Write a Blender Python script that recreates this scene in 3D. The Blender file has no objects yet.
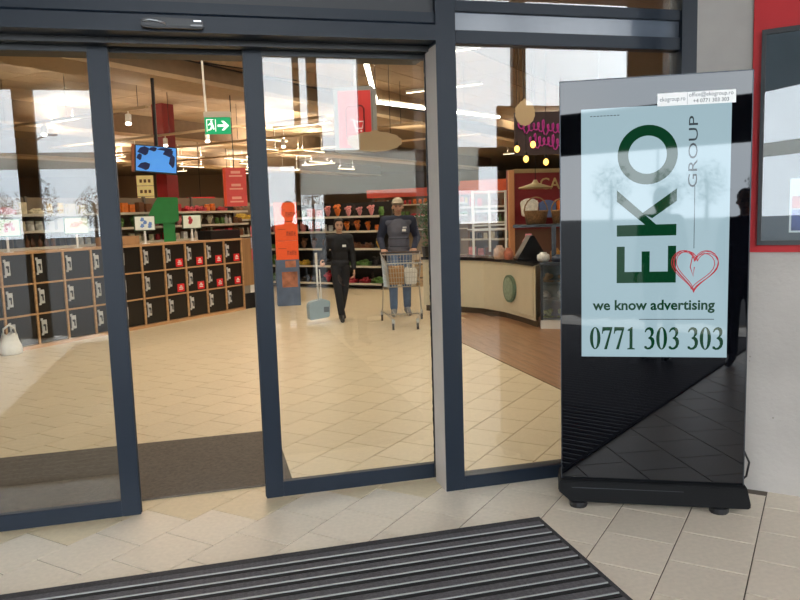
import bpy, bmesh, math, random
from mathutils import Vector, Matrix
random.seed(7)
sc = bpy.context.scene
COL = sc.collection
S2 = math.sqrt(.5)

# ---------------------------------------------------------------- camera
CAM_H = 1.6
F_PX = 735.15
YAW, PITCH, ROLL = math.radians(14.67), math.radians(-6.68), math.radians(-1.768)
_f = Vector((math.sin(YAW) * math.cos(PITCH), math.cos(YAW) * math.cos(PITCH), math.sin(PITCH)))
_r = Vector((math.cos(YAW), -math.sin(YAW), 0))
_u = _r.cross(_f)
_R = math.cos(ROLL) * _r + math.sin(ROLL) * _u
_U = -math.sin(ROLL) * _r + math.cos(ROLL) * _u
cd = bpy.data.cameras.new('camera')
cam = bpy.data.objects.new('camera', cd)
COL.objects.link(cam)
cd.sensor_fit = 'HORIZONTAL'
cd.sensor_width = 36
cd.lens = F_PX / 800 * 36
cd.clip_start = .02
cd.clip_end = 400
_m = Matrix((_R, _U, -_f)).transposed().to_4x4()
_m.translation = Vector((0, 0, CAM_H))
cam.matrix_world = _m
sc.camera = cam

# ---------------------------------------------------------------- world, exposure
SKY = 10.0
w = bpy.data.worlds.new('overcast_sky')
sc.world = w
w.use_nodes = True
nt = w.node_tree
bg = nt.nodes['Background']
tc = nt.nodes.new('ShaderNodeTexCoord')
nz = nt.nodes.new('ShaderNodeTexNoise')
nz.inputs['Scale'].default_value = 2.2
nz.inputs['Detail'].default_value = 4
rp = nt.nodes.new('ShaderNodeValToRGB')
rp.color_ramp.elements[0].position = .3
rp.color_ramp.elements[0].color = (.74, .83, .92, 1)
rp.color_ramp.elements[1].position = .72
rp.color_ramp.elements[1].color = (.95, .98, 1, 1)
nt.links.new(tc.outputs['Generated'], nz.inputs['Vector'])
nt.links.new(nz.outputs['Fac'], rp.inputs['Fac'])
nt.links.new(rp.outputs['Color'], bg.inputs['Color'])
bg.inputs['Strength'].default_value = SKY
vs = sc.view_settings
vs.view_transform = 'Standard'
vs.look = 'None'
vs.exposure = 0.0
vs.gamma = 1
vs.use_curve_mapping = False
try:
    sc.cycles.use_denoising = True
    sc.cycles.max_bounces = 14
    sc.cycles.transparent_max_bounces = 24
    sc.cycles.sample_clamp_indirect = 8
except Exception:
    pass

# ---------------------------------------------------------------- helpers
def lin(c):
    if isinstance(c, str):
        c = c.lstrip('#')
        c = [int(c[i:i + 2], 16) / 255 for i in (0, 2, 4)]
    return tuple(x / 12.92 if x <= .04045 else ((x + .055) / 1.055) ** 2.4 for x in c)

MATS = {}
def mat(name, col, rough=.5, metal=0, spec=.5, var=0, scale=8, bump=0, bscale=60, emit=0, ecol=None, rnd=0, coat=0):
    if name in MATS:
        return MATS[name]
    m = bpy.data.materials.new(name)
    m.use_nodes = True
    n = m.node_tree
    b = n.nodes['Principled BSDF']
    c = lin(col)
    b.inputs['Base Color'].default_value = (*c, 1)
    b.inputs['Roughness'].default_value = rough
    b.inputs['Metallic'].default_value = metal
    b.inputs['Specular IOR Level'].default_value = spec
    if coat:
        b.inputs['Coat Weight'].default_value = coat
    src = None
    t = n.nodes.new('ShaderNodeTexCoord')
    if var:
        z = n.nodes.new('ShaderNodeTexNoise')
        z.inputs['Scale'].default_value = scale
        z.inputs['Detail'].default_value = 6
        n.links.new(t.outputs['Object'], z.inputs['Vector'])
        r = n.nodes.new('ShaderNodeValToRGB')
        r.color_ramp.elements[0].position = .3
        r.color_ramp.elements[1].position = .7
        r.color_ramp.elements[0].color = (*[max(0, x * (1 - var)) for x in c], 1)
        r.color_ramp.elements[1].color = (*[min(1, x * (1 + var)) for x in c], 1)
        n.links.new(z.outputs['Fac'], r.inputs['Fac'])
        src = r.outputs['Color']
    if rnd:
        oi = n.nodes.new('ShaderNodeObjectInfo')
        h = n.nodes.new('ShaderNodeHueSaturation')
        mr = n.nodes.new('ShaderNodeMapRange')
        mr.inputs['To Min'].default_value = 1 - rnd
        mr.inputs['To Max'].default_value = 1 + rnd
        n.links.new(oi.outputs['Random'], mr.inputs['Value'])
        n.links.new(mr.outputs['Result'], h.inputs['Value'])
        if src:
            n.links.new(src, h.inputs['Color'])
        else:
            h.inputs['Color'].default_value = (*c, 1)
        src = h.outputs['Color']
    if src:
        n.links.new(src, b.inputs['Base Color'])
    if bump:
        z2 = n.nodes.new('ShaderNodeTexNoise')
        z2.inputs['Scale'].default_value = bscale
        z2.inputs['Detail'].default_value = 4
        n.links.new(t.outputs['Object'], z2.inputs['Vector'])
        bp = n.nodes.new('ShaderNodeBump')
        bp.inputs['Strength'].default_value = bump
        bp.inputs['Distance'].default_value = .01
        n.links.new(z2.outputs['Fac'], bp.inputs['Height'])
        n.links.new(bp.outputs['Normal'], b.inputs['Normal'])
    if emit:
        b.inputs['Emission Color'].default_value = (*lin(ecol or col), 1)
        b.inputs['Emission Strength'].default_value = emit
    MATS[name] = m
    return m

def wood(name, c1, c2, axis=0, scale=6, rough=.5):
    if name in MATS:
        return MATS[name]
    m = bpy.data.materials.new(name)
    m.use_nodes = True
    n = m.node_tree
    b = n.nodes['Principled BSDF']
    t = n.nodes.new('ShaderNodeTexCoord')
    mp = n.nodes.new('ShaderNodeMapping')
    sv = [scale * 6] * 3
    sv[axis] = scale * .4
    mp.inputs['Scale'].default_value = sv
    z = n.nodes.new('ShaderNodeTexNoise')
    z.inputs['Scale'].default_value = 1
    z.inputs['Detail'].default_value = 5
    r = n.nodes.new('ShaderNodeValToRGB')
    r.color_ramp.elements[0].color = (*lin(c1), 1)
    r.color_ramp.elements[1].color = (*lin(c2), 1)
    r.color_ramp.elements[0].position = .3
    r.color_ramp.elements[1].position = .7
    oi = n.nodes.new('ShaderNodeObjectInfo')
    ad = n.nodes.new('ShaderNodeVectorMath')
    n.links.new(t.outputs['Object'], mp.inputs['Vector'])
    n.links.new(mp.outputs['Vector'], ad.inputs[0])
    n.links.new(oi.outputs['Location'], ad.inputs[1])
    n.links.new(ad.outputs['Vector'], z.inputs['Vector'])
    n.links.new(z.outputs['Fac'], r.inputs['Fac'])
    n.links.new(r.outputs['Color'], b.inputs['Base Color'])
    b.inputs['Roughness'].default_value = rough
    MATS[name] = m
    return m

def glass_mat(name, tint=(1, 1, 1), ior=1.5, rough=0.0):
    m = bpy.data.materials.new(name)
    m.use_nodes = True
    n = m.node_tree
    n.nodes.remove(n.nodes['Principled BSDF'])
    out = n.nodes['Material Output']
    tr = n.nodes.new('ShaderNodeBsdfTransparent')
    tr.inputs['Color'].default_value = (*tint, 1)
    gl = n.nodes.new('ShaderNodeBsdfGlossy')
    gl.inputs['Roughness'].default_value = rough
    fr = n.nodes.new('ShaderNodeFresnel')
    fr.inputs['IOR'].default_value = ior
    mx = n.nodes.new('ShaderNodeMixShader')
    n.links.new(fr.outputs['Fac'], mx.inputs['Fac'])
    n.links.new(tr.outputs[0], mx.inputs[1])
    n.links.new(gl.outputs[0], mx.inputs[2])
    n.links.new(mx.outputs[0], out.inputs['Surface'])
    MATS[name] = m
    return m

class MB:
    """collects verts and faces of one part"""
    def __init__(s):
        s.v, s.f = [], []
    def add(s, vs, fs):
        o = len(s.v)
        s.v += [tuple(p) for p in vs]
        s.f += [tuple(i + o for i in f) for f in fs]
        return s
    def box(s, x0, y0, z0, x1, y1, z1):
        v = [(x, y, z) for z in (z0, z1) for y in (y0, y1) for x in (x0, x1)]
        return s.add(v, [(0, 2, 3, 1), (4, 5, 7, 6), (0, 1, 5, 4), (2, 6, 7, 3), (0, 4, 6, 2), (1, 3, 7, 5)])
    def cbox(s, c, d):
        return s.box(c[0] - d[0] / 2, c[1] - d[1] / 2, c[2] - d[2] / 2, c[0] + d[0] / 2, c[1] + d[1] / 2, c[2] + d[2] / 2)
    def prism(s, pts, lo, hi, axis='y'):
        """polygon pts (a,b) extruded along axis; axis y: (x,z), axis z: (x,y), axis x: (y,z)"""
        def P(a, b, t):
            return (a, t, b) if axis == 'y' else ((a, b, t) if axis == 'z' else (t, a, b))
        n = len(pts)
        ar = sum(pts[i][0] * pts[(i + 1) % n][1] - pts[(i + 1) % n][0] * pts[i][1] for i in range(n))
        if (ar < 0) != (axis == 'y'):
            pts = pts[::-1]
        v = [P(a, b, lo) for a, b in pts] + [P(a, b, hi) for a, b in pts]
        f = [tuple(range(n))[::-1], tuple(range(n, 2 * n))]
        f += [(i, (i + 1) % n, n + (i + 1) % n, n + i) for i in range(n)]
        return s.add(v, f)
    def tube(s, pts, r, seg=8, closed=False, r2=None):
        pts = [Vector(p) for p in pts]
        n = len(pts)
        base = len(s.v)
        up = None
        for i, p in enumerate(pts):
            a = pts[i - 1] if (i or closed) else p
            b = pts[(i + 1) % n] if (i < n - 1 or closed) else p
            d = (b - a).normalized()
            if up is None:
                up = Vector((0, 0, 1)) if abs(d.z) < .9 else Vector((1, 0, 0))
            x = d.cross(up).normalized()
            y = x.cross(d).normalized()
            up = y
            rr = r if r2 is None else r + (r2 - r) * i / max(1, n - 1)
            for k in range(seg):
                t = 2 * math.pi * k / seg
                s.v.append(tuple(p + x * rr * math.cos(t) + y * rr * math.sin(t)))
        m = n if closed else n - 1
        for i in range(m):
            j = (i + 1) % n
            for k in range(seg):
                l = (k + 1) % seg
                s.f.append((base + i * seg + k, base + i * seg + l, base + j * seg + l, base + j * seg + k))
        if not closed:
            s.f.append(tuple(base + k for k in range(seg))[::-1])
            s.f.append(tuple(base + (n - 1) * seg + k for k in range(seg)))
        return s
    def lathe(s, prof, c=(0, 0, 0), seg=16):
        base = len(s.v)
        for r, z in prof:
            for k in range(seg):
                t = 2 * math.pi * k / seg
                s.v.append((c[0] + r * math.cos(t), c[1] + r * math.sin(t), c[2] + z))
        for i in range(len(prof) - 1):
            for k in range(seg):
                l = (k + 1) % seg
                s.f.append((base + i * seg + k, base + i * seg + l, base + (i + 1) * seg + l, base + (i + 1) * seg + k))
        s.f.append(tuple(base + k for k in range(seg))[::-1])
        s.f.append(tuple(base + (len(prof) - 1) * seg + k for k in range(seg)))
        return s
    def ell(s, c, r, seg=14, rings=9):
        base = len(s.v)
        s.v.append((c[0], c[1], c[2] - r[2]))
        for i in range(1, rings):
            a = math.pi * i / rings - math.pi / 2
            for k in range(seg):
                t = 2 * math.pi * k / seg
                s.v.append((c[0] + r[0] * math.cos(a) * math.cos(t), c[1] + r[1] * math.cos(a) * math.sin(t), c[2] + r[2] * math.sin(a)))
        s.v.append((c[0], c[1], c[2] + r[2]))
        e = len(s.v) - 1
        for k in range(seg):
            l = (k + 1) % seg
            s.f.append((base, base + 1 + l, base + 1 + k))
            s.f.append((e, e - seg + k, e - seg + l))
            for i in range(rings - 2):
                a = base + 1 + i * seg
                s.f.append((a + k, a + l, a + seg + l, a + seg + k))
        return s
    def caps(s, p0, r0, p1, r1, seg=12):
        p0, p1 = Vector(p0), Vector(p1)
        d = p1 - p0
        L = d.length
        d = d / L if L > 1e-6 else Vector((0, 0, 1))
        pts, rs = [], []
        for a in (-85, -60, -30, 0):
            pts.append(p0 + d * r0 * math.sin(math.radians(a))); rs.append(r0 * math.cos(math.radians(a)))
        for a in (0, 30, 60, 85):
            pts.append(p1 + d * r1 * math.sin(math.radians(a))); rs.append(r1 * math.cos(math.radians(a)))
        up = Vector((0, 0, 1)) if abs(d.z) < .9 else Vector((1, 0, 0))
        x = d.cross(up).normalized(); y = x.cross(d)
        base = len(s.v)
        for p, r in zip(pts, rs):
            for k in range(seg):
                t = 2 * math.pi * k / seg
                s.v.append(tuple(p + x * r * math.cos(t) + y * r * math.sin(t)))
        for i in range(7):
            for k in range(seg):
                l = (k + 1) % seg
                s.f.append((base + i * seg + k, base + i * seg + l, base + (i + 1) * seg + l, base + (i + 1) * seg + k))
        s.f.append(tuple(base + k for k in range(seg))[::-1])
        s.f.append(tuple(base + 7 * seg + k for k in range(seg)))
        return s
    def mesh(s, name='m', material=None, smooth=False):
        me = bpy.data.meshes.new(name)
        me.from_pydata(s.v, [], s.f)
        me.update()
        if material:
            me.materials.append(material)
        if smooth:
            for p in me.polygons:
                p.use_smooth = True
        return me
    def build(s, name, material, parent=None, smooth=False, bevel=0, loc=None, rotz=None):
        me = s.mesh(name, material, smooth)
        if bevel:
            bm = bmesh.new()
            bm.from_mesh(me)
            bmesh.ops.bevel(bm, geom=list(bm.edges), offset=bevel, segments=2, affect='EDGES', clamp_overlap=True)
            bm.to_mesh(me)
            bm.free()
        return link(name, me, parent, loc, rotz)

def link(name, me, parent=None, loc=None, rotz=None):
    o = bpy.data.objects.new(name, me)
    COL.objects.link(o)
    if parent:
        o.parent = parent
    if loc is not None:
        o.location = loc
    if rotz is not None:
        o.rotation_euler = (0, 0, rotz)
    return o

def tag(o, label=None, cat=None, group=None, kind=None):
    if label: o['label'] = label
    if cat: o['category'] = cat
    if group: o['group'] = group
    if kind: o['kind'] = kind
    return o

def thing(name, label, cat, loc=(0, 0, 0), rotz=0, group=None, kind=None):
    o = bpy.data.objects.new(name, None)
    COL.objects.link(o)
    o.empty_display_size = .1
    o.location = loc
    o.rotation_euler = (0, 0, rotz)
    return tag(o, label, cat, group, kind)

def struct(o, label=None, cat=None):
    return tag(o, label, cat, None, 'structure')

def uv(u, v, z=0):
    return Vector((S2 * (u - v), S2 * (u + v), z))
A45 = math.radians(45)

def text_mesh(txt, size, mat_, ext=.001, bold=0, sx=1, align='CENTER', shear=0, space=1):
    c = bpy.data.curves.new('t', 'FONT')
    c.body = txt
    c.size = size
    c.extrude = ext
    c.offset = bold
    c.align_x = align
    c.align_y = 'CENTER'
    c.shear = shear
    c.space_character = space
    c.resolution_u = 3
    o = bpy.data.objects.new('t', c)
    COL.objects.link(o)
    bpy.context.view_layer.update()
    me = bpy.data.meshes.new_from_object(o.evaluated_get(bpy.context.evaluated_depsgraph_get()))
    bpy.data.objects.remove(o)
    for v in me.vertices:
        x, y, z = v.co
        v.co = (x * sx, -z, y)          # stand it up, facing -Y
    me.materials.clear()
    me.materials.append(mat_)
    return me

def remesh(mb, voxel, mat_, name='m', it=3):
    me = mb.mesh('tmp')
    o = bpy.data.objects.new('tmp', me)
    COL.objects.link(o)
    md = o.modifiers.new('r', 'REMESH')
    md.mode = 'VOXEL'
    md.voxel_size = voxel
    sm = o.modifiers.new('s', 'SMOOTH')
    sm.factor = .5
    sm.iterations = it
    bpy.context.view_layer.update()
    r = bpy.data.meshes.new_from_object(o.evaluated_get(bpy.context.evaluated_depsgraph_get()))
    bpy.data.objects.remove(o)
    r.name = name
    r.materials.clear()
    r.materials.append(mat_)
    for p in r.polygons:
        p.use_smooth = True
    return r

# ---------------------------------------------------------------- materials
M_TILE = mat('porcelain_tile', '#d3c6b3', .4, var=.06, scale=38, rnd=.03, bump=.03, bscale=60)
M_TILE2 = mat('porcelain_tile_store', '#d0bf9f', .36, var=.06, scale=30, rnd=.03)
M_GROUT = mat('grout', '#5c5146', .95)
M_ANTH = mat('anthracite_aluminium', '#18212c', .38, spec=.25, var=.06, scale=3)
M_ANTHD = mat('anthracite_dark', '#15191e', .45, var=.05)
M_BLACK = mat('black_plastic', '#131417', .4)
M_GLOSS = mat('black_gloss_glass', '#06070b', .02, spec=.5)
M_CAB = mat('black_cabinet_paint', '#0d0f13', .45, spec=.3)
M_ALU = mat('brushed_aluminium', '#9a938c', .4, metal=.6, var=.08, scale=20)
M_STEEL = mat('steel', '#b9bcc0', .28, metal=1)
M_WHITE = mat('white_paint', '#e9e6df', .5)
M_GLASS = glass_mat('door_glass', (.96, .975, .965), 1.58)
M_RED = mat('red_panel', '#b3141b', .6, var=.05, scale=2)

# ================================================================ STRUCTURE
# --- floors -------------------------------------------------------------
TP, TG = 1 / 3, .0058     # tile pitch, joint
tile_half = (TP - TG) / 2
def tile_mesh(m):
    mb = MB()
    h, b = tile_half, .0012
    mb.prism([(-h, -h), (h, -h), (h, h), (-h, h)], -.010, -b, 'z')
    k = len(mb.v)
    mb.v += [(-h + b, -h + b, 0), (h - b, -h + b, 0), (h - b, h - b, 0), (-h + b, h - b, 0)]
    mb.f = [f for f in mb.f if f != (4, 5, 6, 7)]
    mb.f += [(4, 5, k + 1, k), (5, 6, k + 2, k + 1), (6, 7, k + 3, k + 2), (7, 4, k, k + 3), (k, k + 1, k + 2, k + 3)]
    return mb.mesh('tile', m)

floor = MB().box(-9.5, -3.3, -.12, 9.5, 4.2, -.004).build('floor', M_GROUT)
struct(floor, 'beige stone tile floor of the entrance vestibule laid diagonally', 'floor')
store_floor = MB().box(-26, 4.2, -.12, 34, 19, -.004).box(-26, 19, -.12, 34, 52, -.0005).build('floor_store', None)
store_floor.data.materials.append(M_TILE2)
struct(store_floor, 'warm beige tile floor inside the store beyond the sliding doors', 'floor')
store_floor.data.materials.clear()
store_floor.data.materials.append(mat('grout_store', '#937f62', .9))
store_floor.data.materials.append(M_TILE2)
for p in store_floor.data.polygons:
    p.material_index = 1 if p.center.y > 18.99 else 0

def project(p):
    d = Vector(p) - Vector((0, 0, CAM_H))
    z = d.dot(_f)
    if z < .1:
        return None
    return 400 + F_PX * d.dot(_R) / z, 300 - F_PX * d.dot(_U) / z, z

VO = .252 - 1 / 3 * 90
spots = []
for j in range(0, 200):
    v0 = VO + j * TP
    uo = .015 if j % 2 == 0 else .015 + TP / 2
    for i in range(-40, 140):
        uu = uo + i * TP + TP / 2
        p = uv(uu, v0 + TP / 2)
        spots.append((p.x, p.y))
def in_vest(x, y):
    return -3.0 < y < 3.97 and abs(x) < 9.2 and x + y < 6.2 and y - x < 6.2
vt = [q for q in spots if in_vest(*q)]
stt = [q for q in spots if 3.97 <= q[1] < 18.8 and -9 < q[0] < 12 and (q[0] < 3.25 or q[1] > 8.6 + (q[0] - 3) * 1.4)]
def rank(q):
    pr = project((q[0], q[1], 0))
    if not pr or pr[0] < -60 or pr[0] > 860 or pr[1] > 690:
        return 1e6 + q[0] ** 2 + q[1] ** 2
    return pr[2]
def lay(cands, m, parent, limit):
    me = tile_mesh(m)
    cands = sorted(cands, key=rank)
    for x, y in cands[:limit]:
        link('tile', me, parent, (x, y, 0), A45)
    mb = MB()
    h = tile_half
    c45 = [Vector((a * S2 - b * S2, a * S2 + b * S2, 0)) for a, b in ((-h, -h), (h, -h), (h, h), (-h, h))]
    for x, y in cands[limit:]:
        mb.add([(x + c.x, y + c.y, 0) for c in c45] + [(x + c.x, y + c.y, -.006) for c in c45],
               [(0, 1, 2, 3), (4, 5, 1, 0), (5, 6, 2, 1), (6, 7, 3, 2), (7, 4, 0, 3)])
    o = mb.build('tile_field', m, parent)
    o['kind'] = 'stuff'
lay(vt, M_TILE, floor, 190)
lay(stt, M_TILE2, store_floor, 300)

# wood laminate zone of the kiosk, x > 3
M_PLANK = wood('laminate_plank', '#7d5a3e', '#a37a58', 1, 5, .35)
wf = MB().prism([(2.98, 4.3), (9.0, 4.3), (9.0, 17.6), (2.98, 9.2)], -.003, .003, 'z').build('floor_wood', M_GROUT)
struct(wf, 'brown wood laminate floor around the kiosk counter', 'floor')
pm = MB().box(-.095, -.6, .0, .095, .6, .006).mesh('plank', M_PLANK)
inwood = lambda x, y: y < 9.2 + (x - 3) * 1.4 and y < 17
for i in range(22):
    for k in range(9):
        x, y = 3.08 + i * .192, 4.95 + k * 1.203 + (i % 3) * .4
        if inwood(x, y):
            link('plank', pm, wf, (x, y, 0))
tw = MB()
for i in range(22, 30):
    for k in range(10):
        x, y = 3.08 + i * .192, 4.3 + k * 1.203 + (i % 3) * .4
        tw.box(x - .095, y - .6, 0, x + .095, y + .6, .006)
o = tw.build('plank_field', M_PLANK, wf); o['kind'] = 'stuff'

# --- facade frame around sliding doors ----------------------------------
hd = struct(MB().prism([(3.89, 2.52), (3.89, 2.60), (3.905, 2.615), (3.905, 2.668), (4.30, 2.668), (4.30, 2.52)], -3.4, 1.262, 'x').build('door_header', M_ANTH),
            'long dark grey operator box above the sliding doors', 'door header')
MB().box(-3.4, 4.02, 2.49, 1.262, 4.098, 2.52).box(-3.4, 4.15, 2.47, 1.262, 4.30, 2.52).build('track', M_BLACK, hd)  # track blackened: shade of the recess put into its colour
MB().box(-3.4, 3.895, 2.60, 1.262, 3.908, 2.604).build('groove', M_ANTHD, hd)
tr = MB()
for i in range(9):
    tr.box(-.42 + i * .071 + .01 * (i % 3), 4.016, 2.495, -.41 + i * .071 + .01 * (i % 3), 4.02, 2.515)
tr.build('track_clips', mat('bronze_clip', '#2a231d', .6), hd)
fw = struct(MB().box(-9.3, 3.925, 2.668, 1.262, 4.30, 5.0).build('wall_front', M_ANTHD), 'dark cladding wall above the doors')
post = struct(MB().box(1.262, 3.89, 0, 1.373, 4.09, 3.6).build('trim_1', M_ANTH), 'dark grey fixed post between sliding door and side window')
MB().box(1.2595, 3.898, 0, 1.263, 4.085, 2.50).build('side_strip', mat('reveal_grey', '#b5aba2', .5, var=.05), post)
br = MB()
for i in range(120):
    br.box(1.254 - .003 * random.random(), 4.088, .02 + i * .0204, 1.262, 4.096, .0404 + i * .0204)
br.build('brush_seal', M_BLACK, post)

def leaf(name, x0, x1, label):
    y0, y1 = 4.10, 4.146
    r = thing(name, label, 'door', (0, 0, 0), kind='structure')
    sw = .096
    MB().box(x0, y0, .012, x0 + sw, y1, 2.498).build('stile', M_ANTH, r, bevel=.003)
    MB().box(x1 - sw, y0, .012, x1, y1, 2.498).build('stile', M_ANTH, r, bevel=.003)
    MB().box(x0 + sw, y0 + .002, .012, x1 - sw, y1 - .002, .10).build('rail', M_ANTH, r, bevel=.002)
    MB().box(x0 + sw, y0 + .002, 2.462, x1 - sw, y1 - .002, 2.498).build('rail', M_ANTHD, r, bevel=.002)  # darker top rail: shade under the header put into its colour
    MB().box(x0 + sw - .004, 4.119, .094, x1 - sw + .004, 4.127, 2.468).build('pane', M_GLASS, r)
    g = MB()
    for a, b in ((x0 + sw - .006, x0 + sw + .004), (x1 - sw - .004, x1 - sw + .006)):
        g.box(a, 4.112, .1, b, 4.134, 2.462)
    g.build('gasket', M_BLACK, r)
    e = x1 if x1 < 0 else x0
    MB().box(e - .004, 4.112, .02, e + .004, 4.136, 2.49).build('edge_seal', M_BLACK, r)
    return r
leaf('door_1', -1.86, -.424, 'half-open glass sliding door leaf at the left with dark grey frame')
leaf('door_2', .254, 1.40, 'glass sliding door leaf beside the fixed post with dark grey frame')
# fixed glazed panel left of the doors, mostly outside the frame
wl = thing('window_2', 'fixed glass panel left of the sliding doors', 'window', kind='structure')
MB().box(-3.4, 3.93, 0, -3.3, 4.06, 2.5).build('frame_post', M_ANTH, wl)
MB().box(-1.95, 3.93, 0, -1.85, 4.06, 2.5).build('frame_post', M_ANTH, wl)
MB().box(-3.3, 3.94, 0, -1.95, 4.05, .08).build('frame_rail', M_ANTH, wl)
MB().box(-3.3, 3.985, .08, -1.95, 3.993, 2.5).build('pane', M_GLASS, wl)

# sidelight window with transom
w1 = thing('window_1', 'tall fixed side window with dark grey frame beside the advertising totem', 'window', kind='structure')
YS = 3.89
MB().box(1.373, YS, 0, 2.78, YS + .09, .078).build('frame_rail', M_ANTH, w1, bevel=.003)
MB().box(1.373, YS, 2.508, 2.78, YS + .09, 2.578).build('frame_rail', M_ANTH, w1, bevel=.003)
MB().box(1.373, YS, 2.676, 2.78, YS + .09, 2.735).build('frame_rail', M_ANTH, w1, bevel=.003)
MB().box(1.373, YS + .022, 2.578, 2.78, YS + .05, 2.676).build('spandrel_panel', mat('spandrel', '#5a626d', .16, var=.05), w1)
MB().box(2.775, YS - .01, 0, 3.1, YS + .11, 3.6).build('frame_post', M_ANTH, w1)
MB().box(1.373, YS + .035, .074, 2.78, YS + .043, 2.512).build('pane', M_GLASS, w1)
MB().box(1.373, YS + .035, 2.73, 2.78, YS + .043, 3.5).build('transom_pane', M_GLASS, w1)
MB().box(1.373, YS, 3.5, 2.78, YS + .09, 3.6).build('frame_rail', M_ANTH, w1)
MB().box(1.262, YS, 3.6, 9.3, YS + .3, 5.0).build('wall_front', M_ANTHD)
struct(bpy.data.objects['wall_front.001'], 'dark cladding above the side window')
struct(MB().box(3.1, 3.93, 0, 9.3, 4.2, 3.6).build('wall_front', M_ANTHD), 'solid wall right of the side window')
struct(MB().box(-9.3, 3.93, 0, -3.4, 4.2, 2.668).build('wall_front', M_ANTHD), 'solid wall left of the doors')

# --- 45 degree right wall, red panel ------------------------------------
def concrete():
    m = mat('fair_faced_concrete', '#a8a29b', .75, var=.10, scale=2.2, bump=.25, bscale=35)
    n = m.node_tree
    b = n.nodes['Principled BSDF']
    src = b.inputs['Base Color'].links[0].from_socket
    t = n.nodes.new('ShaderNodeTexCoord')
    vo = n.nodes.new('ShaderNodeTexVoronoi')
    vo.inputs['Scale'].default_value = 11
    n.links.new(t.outputs['Object'], vo.inputs['Vector'])
    cr = n.nodes.new('ShaderNodeValToRGB')
    cr.color_ramp.elements[0].position = .025
    cr.color_ramp.elements[0].color = (.35, .33, .31, 1)
    cr.color_ramp.elements[1].position = .06
    cr.color_ramp.elements[1].color = (1, 1, 1, 1)
    n.links.new(vo.outputs['Distance'], cr.inputs['Fac'])
    mx = n.nodes.new('ShaderNodeMix')
    mx.data_type = 'RGBA'
    mx.blend_type = 'MULTIPLY'
    mx.inputs['Factor'].default_value = 1
    n.links.new(src, mx.inputs['A'])
    n.links.new(cr.outputs['Color'], mx.inputs['B'])
    n.links.new(mx.outputs['Result'], b.inputs['Base Color'])
    return m
M_CONC = concrete()
WX, WY = 2.657, 3.583
wr = struct(MB().box(0, 0, 0, 9.3, .22, 4.9).build('wall_right', M_CONC, None, loc=(WX, WY, 0), rotz=-A45), 'pale grey concrete wall angled beside the entrance')
MB().box(0, -.002, 1.335, .277, .001, 4.1).build('upper_shade_sheet', mat('shaded_wall_grey', '#a5a09a', .7, var=.04), wr)  # thin added sheet: shade on the upper wall put into its colour
rpn = MB().box(.279, -.02, 1.336, 6.5, -.001, 4.1).build('red_panel', M_RED, wr, bevel=.003)
tag(rpn, 'bright red cladding panel on the upper wall')
struct(MB().box(-9.3, 0, 0, 0, .22, 4.9).build('wall_left', M_CONC, None, loc=(-WX, WY, 0), rotz=A45), 'concrete wall on the left of the vestibule')
pf = thing('framed_poster', 'black framed glazed poster case on the red wall panel', 'poster', (WX + (.322) * S2 - .022 * S2, WY - .322 * S2 - .022 * S2, 0), -A45)
fm = MB()
for a in ((0, 1.375, 1.5, 1.40), (0, 2.462, 1.5, 2.488), (0, 1.40, .02, 2.462), (1.47, 1.40, 1.5, 2.462)):
    fm.box(a[0], -.026, a[1], a[2], 0, a[3])
fm.build('frame', M_BLACK, pf)
MB().box(.02, -.012, 1.40, 1.47, -.002, 2.462).build('print', mat('poster_print', '#4a5560', .55, var=.15, scale=2.5), pf)
pp = MB().box(.15, -.014, 1.44, .55, -.012, 1.72).build('printed_photo', mat('poster_photo', '#d9e0e6', .5), pf)
MB().box(.16, -.0155, 1.45, .28, -.014, 1.56).build('photo_blue', mat('photo_blue', '#3c4f8c', .5, var=.6, scale=14), pp)
MB().box(.16, -.0155, 1.565, .28, -.014, 1.63).build('photo_red', mat('photo_red', '#b05a55', .5, var=.5, scale=18), pp)
MB().box(.018, -.022, 1.40, 1.472, -.018, 2.464).build('glazing', M_GLASS, pf)

# --- vestibule ceiling and outer front (behind the camera) --------------
M_VCEIL = mat('vestibule_ceiling', '#b6b4b0', .7, var=.05)
struct(MB().box(-9.4, -3.4, 4.9, 9.4, 3.93, 5.05).build('ceiling', M_VCEIL), 'light grey ceiling of the vestibule')
of = struct(MB().box(-1.4, -3.2, 2.37, 1.38, -3.0, 2.95).box(1.38, -3.2, 2.60, 1.81, -3.0, 2.95).box(4.2, -3.2, 2.3, 9.4, -3.0, 2.58).build('wall_back', mat('outer_lintel', '#3a3c3e', .6)),
            'dark lintel of the outer entrance behind the photographer')
def frosted():
    m = bpy.data.materials.new('frosted_film')
    m.use_nodes = True
    n = m.node_tree
    n.nodes.remove(n.nodes['Principled BSDF'])
    t = n.nodes.new('ShaderNodeBsdfTranslucent'); t.inputs['Color'].default_value = (.9, .88, .82, 1)
    d = n.nodes.new('ShaderNodeBsdfDiffuse'); d.inputs['Color'].default_value = (.6, .58, .54, 1)
    x = n.nodes.new('ShaderNodeMixShader'); x.inputs['Fac'].default_value = .1
    n.links.new(t.outputs[0], x.inputs[1]); n.links.new(d.outputs[0], x.inputs[2])
    n.links.new(x.outputs[0], n.nodes['Material Output'].inputs['Surface'])
    return m
struct(MB().box(-6, -3.1, 2.37, -1.4, -3.09, 2.60).box(1.38, -3.1, 1.93, 4.2, -3.09, 2.60).build('window_3', frosted()), 'frosted translucent glass band of the outer entrance')
pb = MB()
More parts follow.
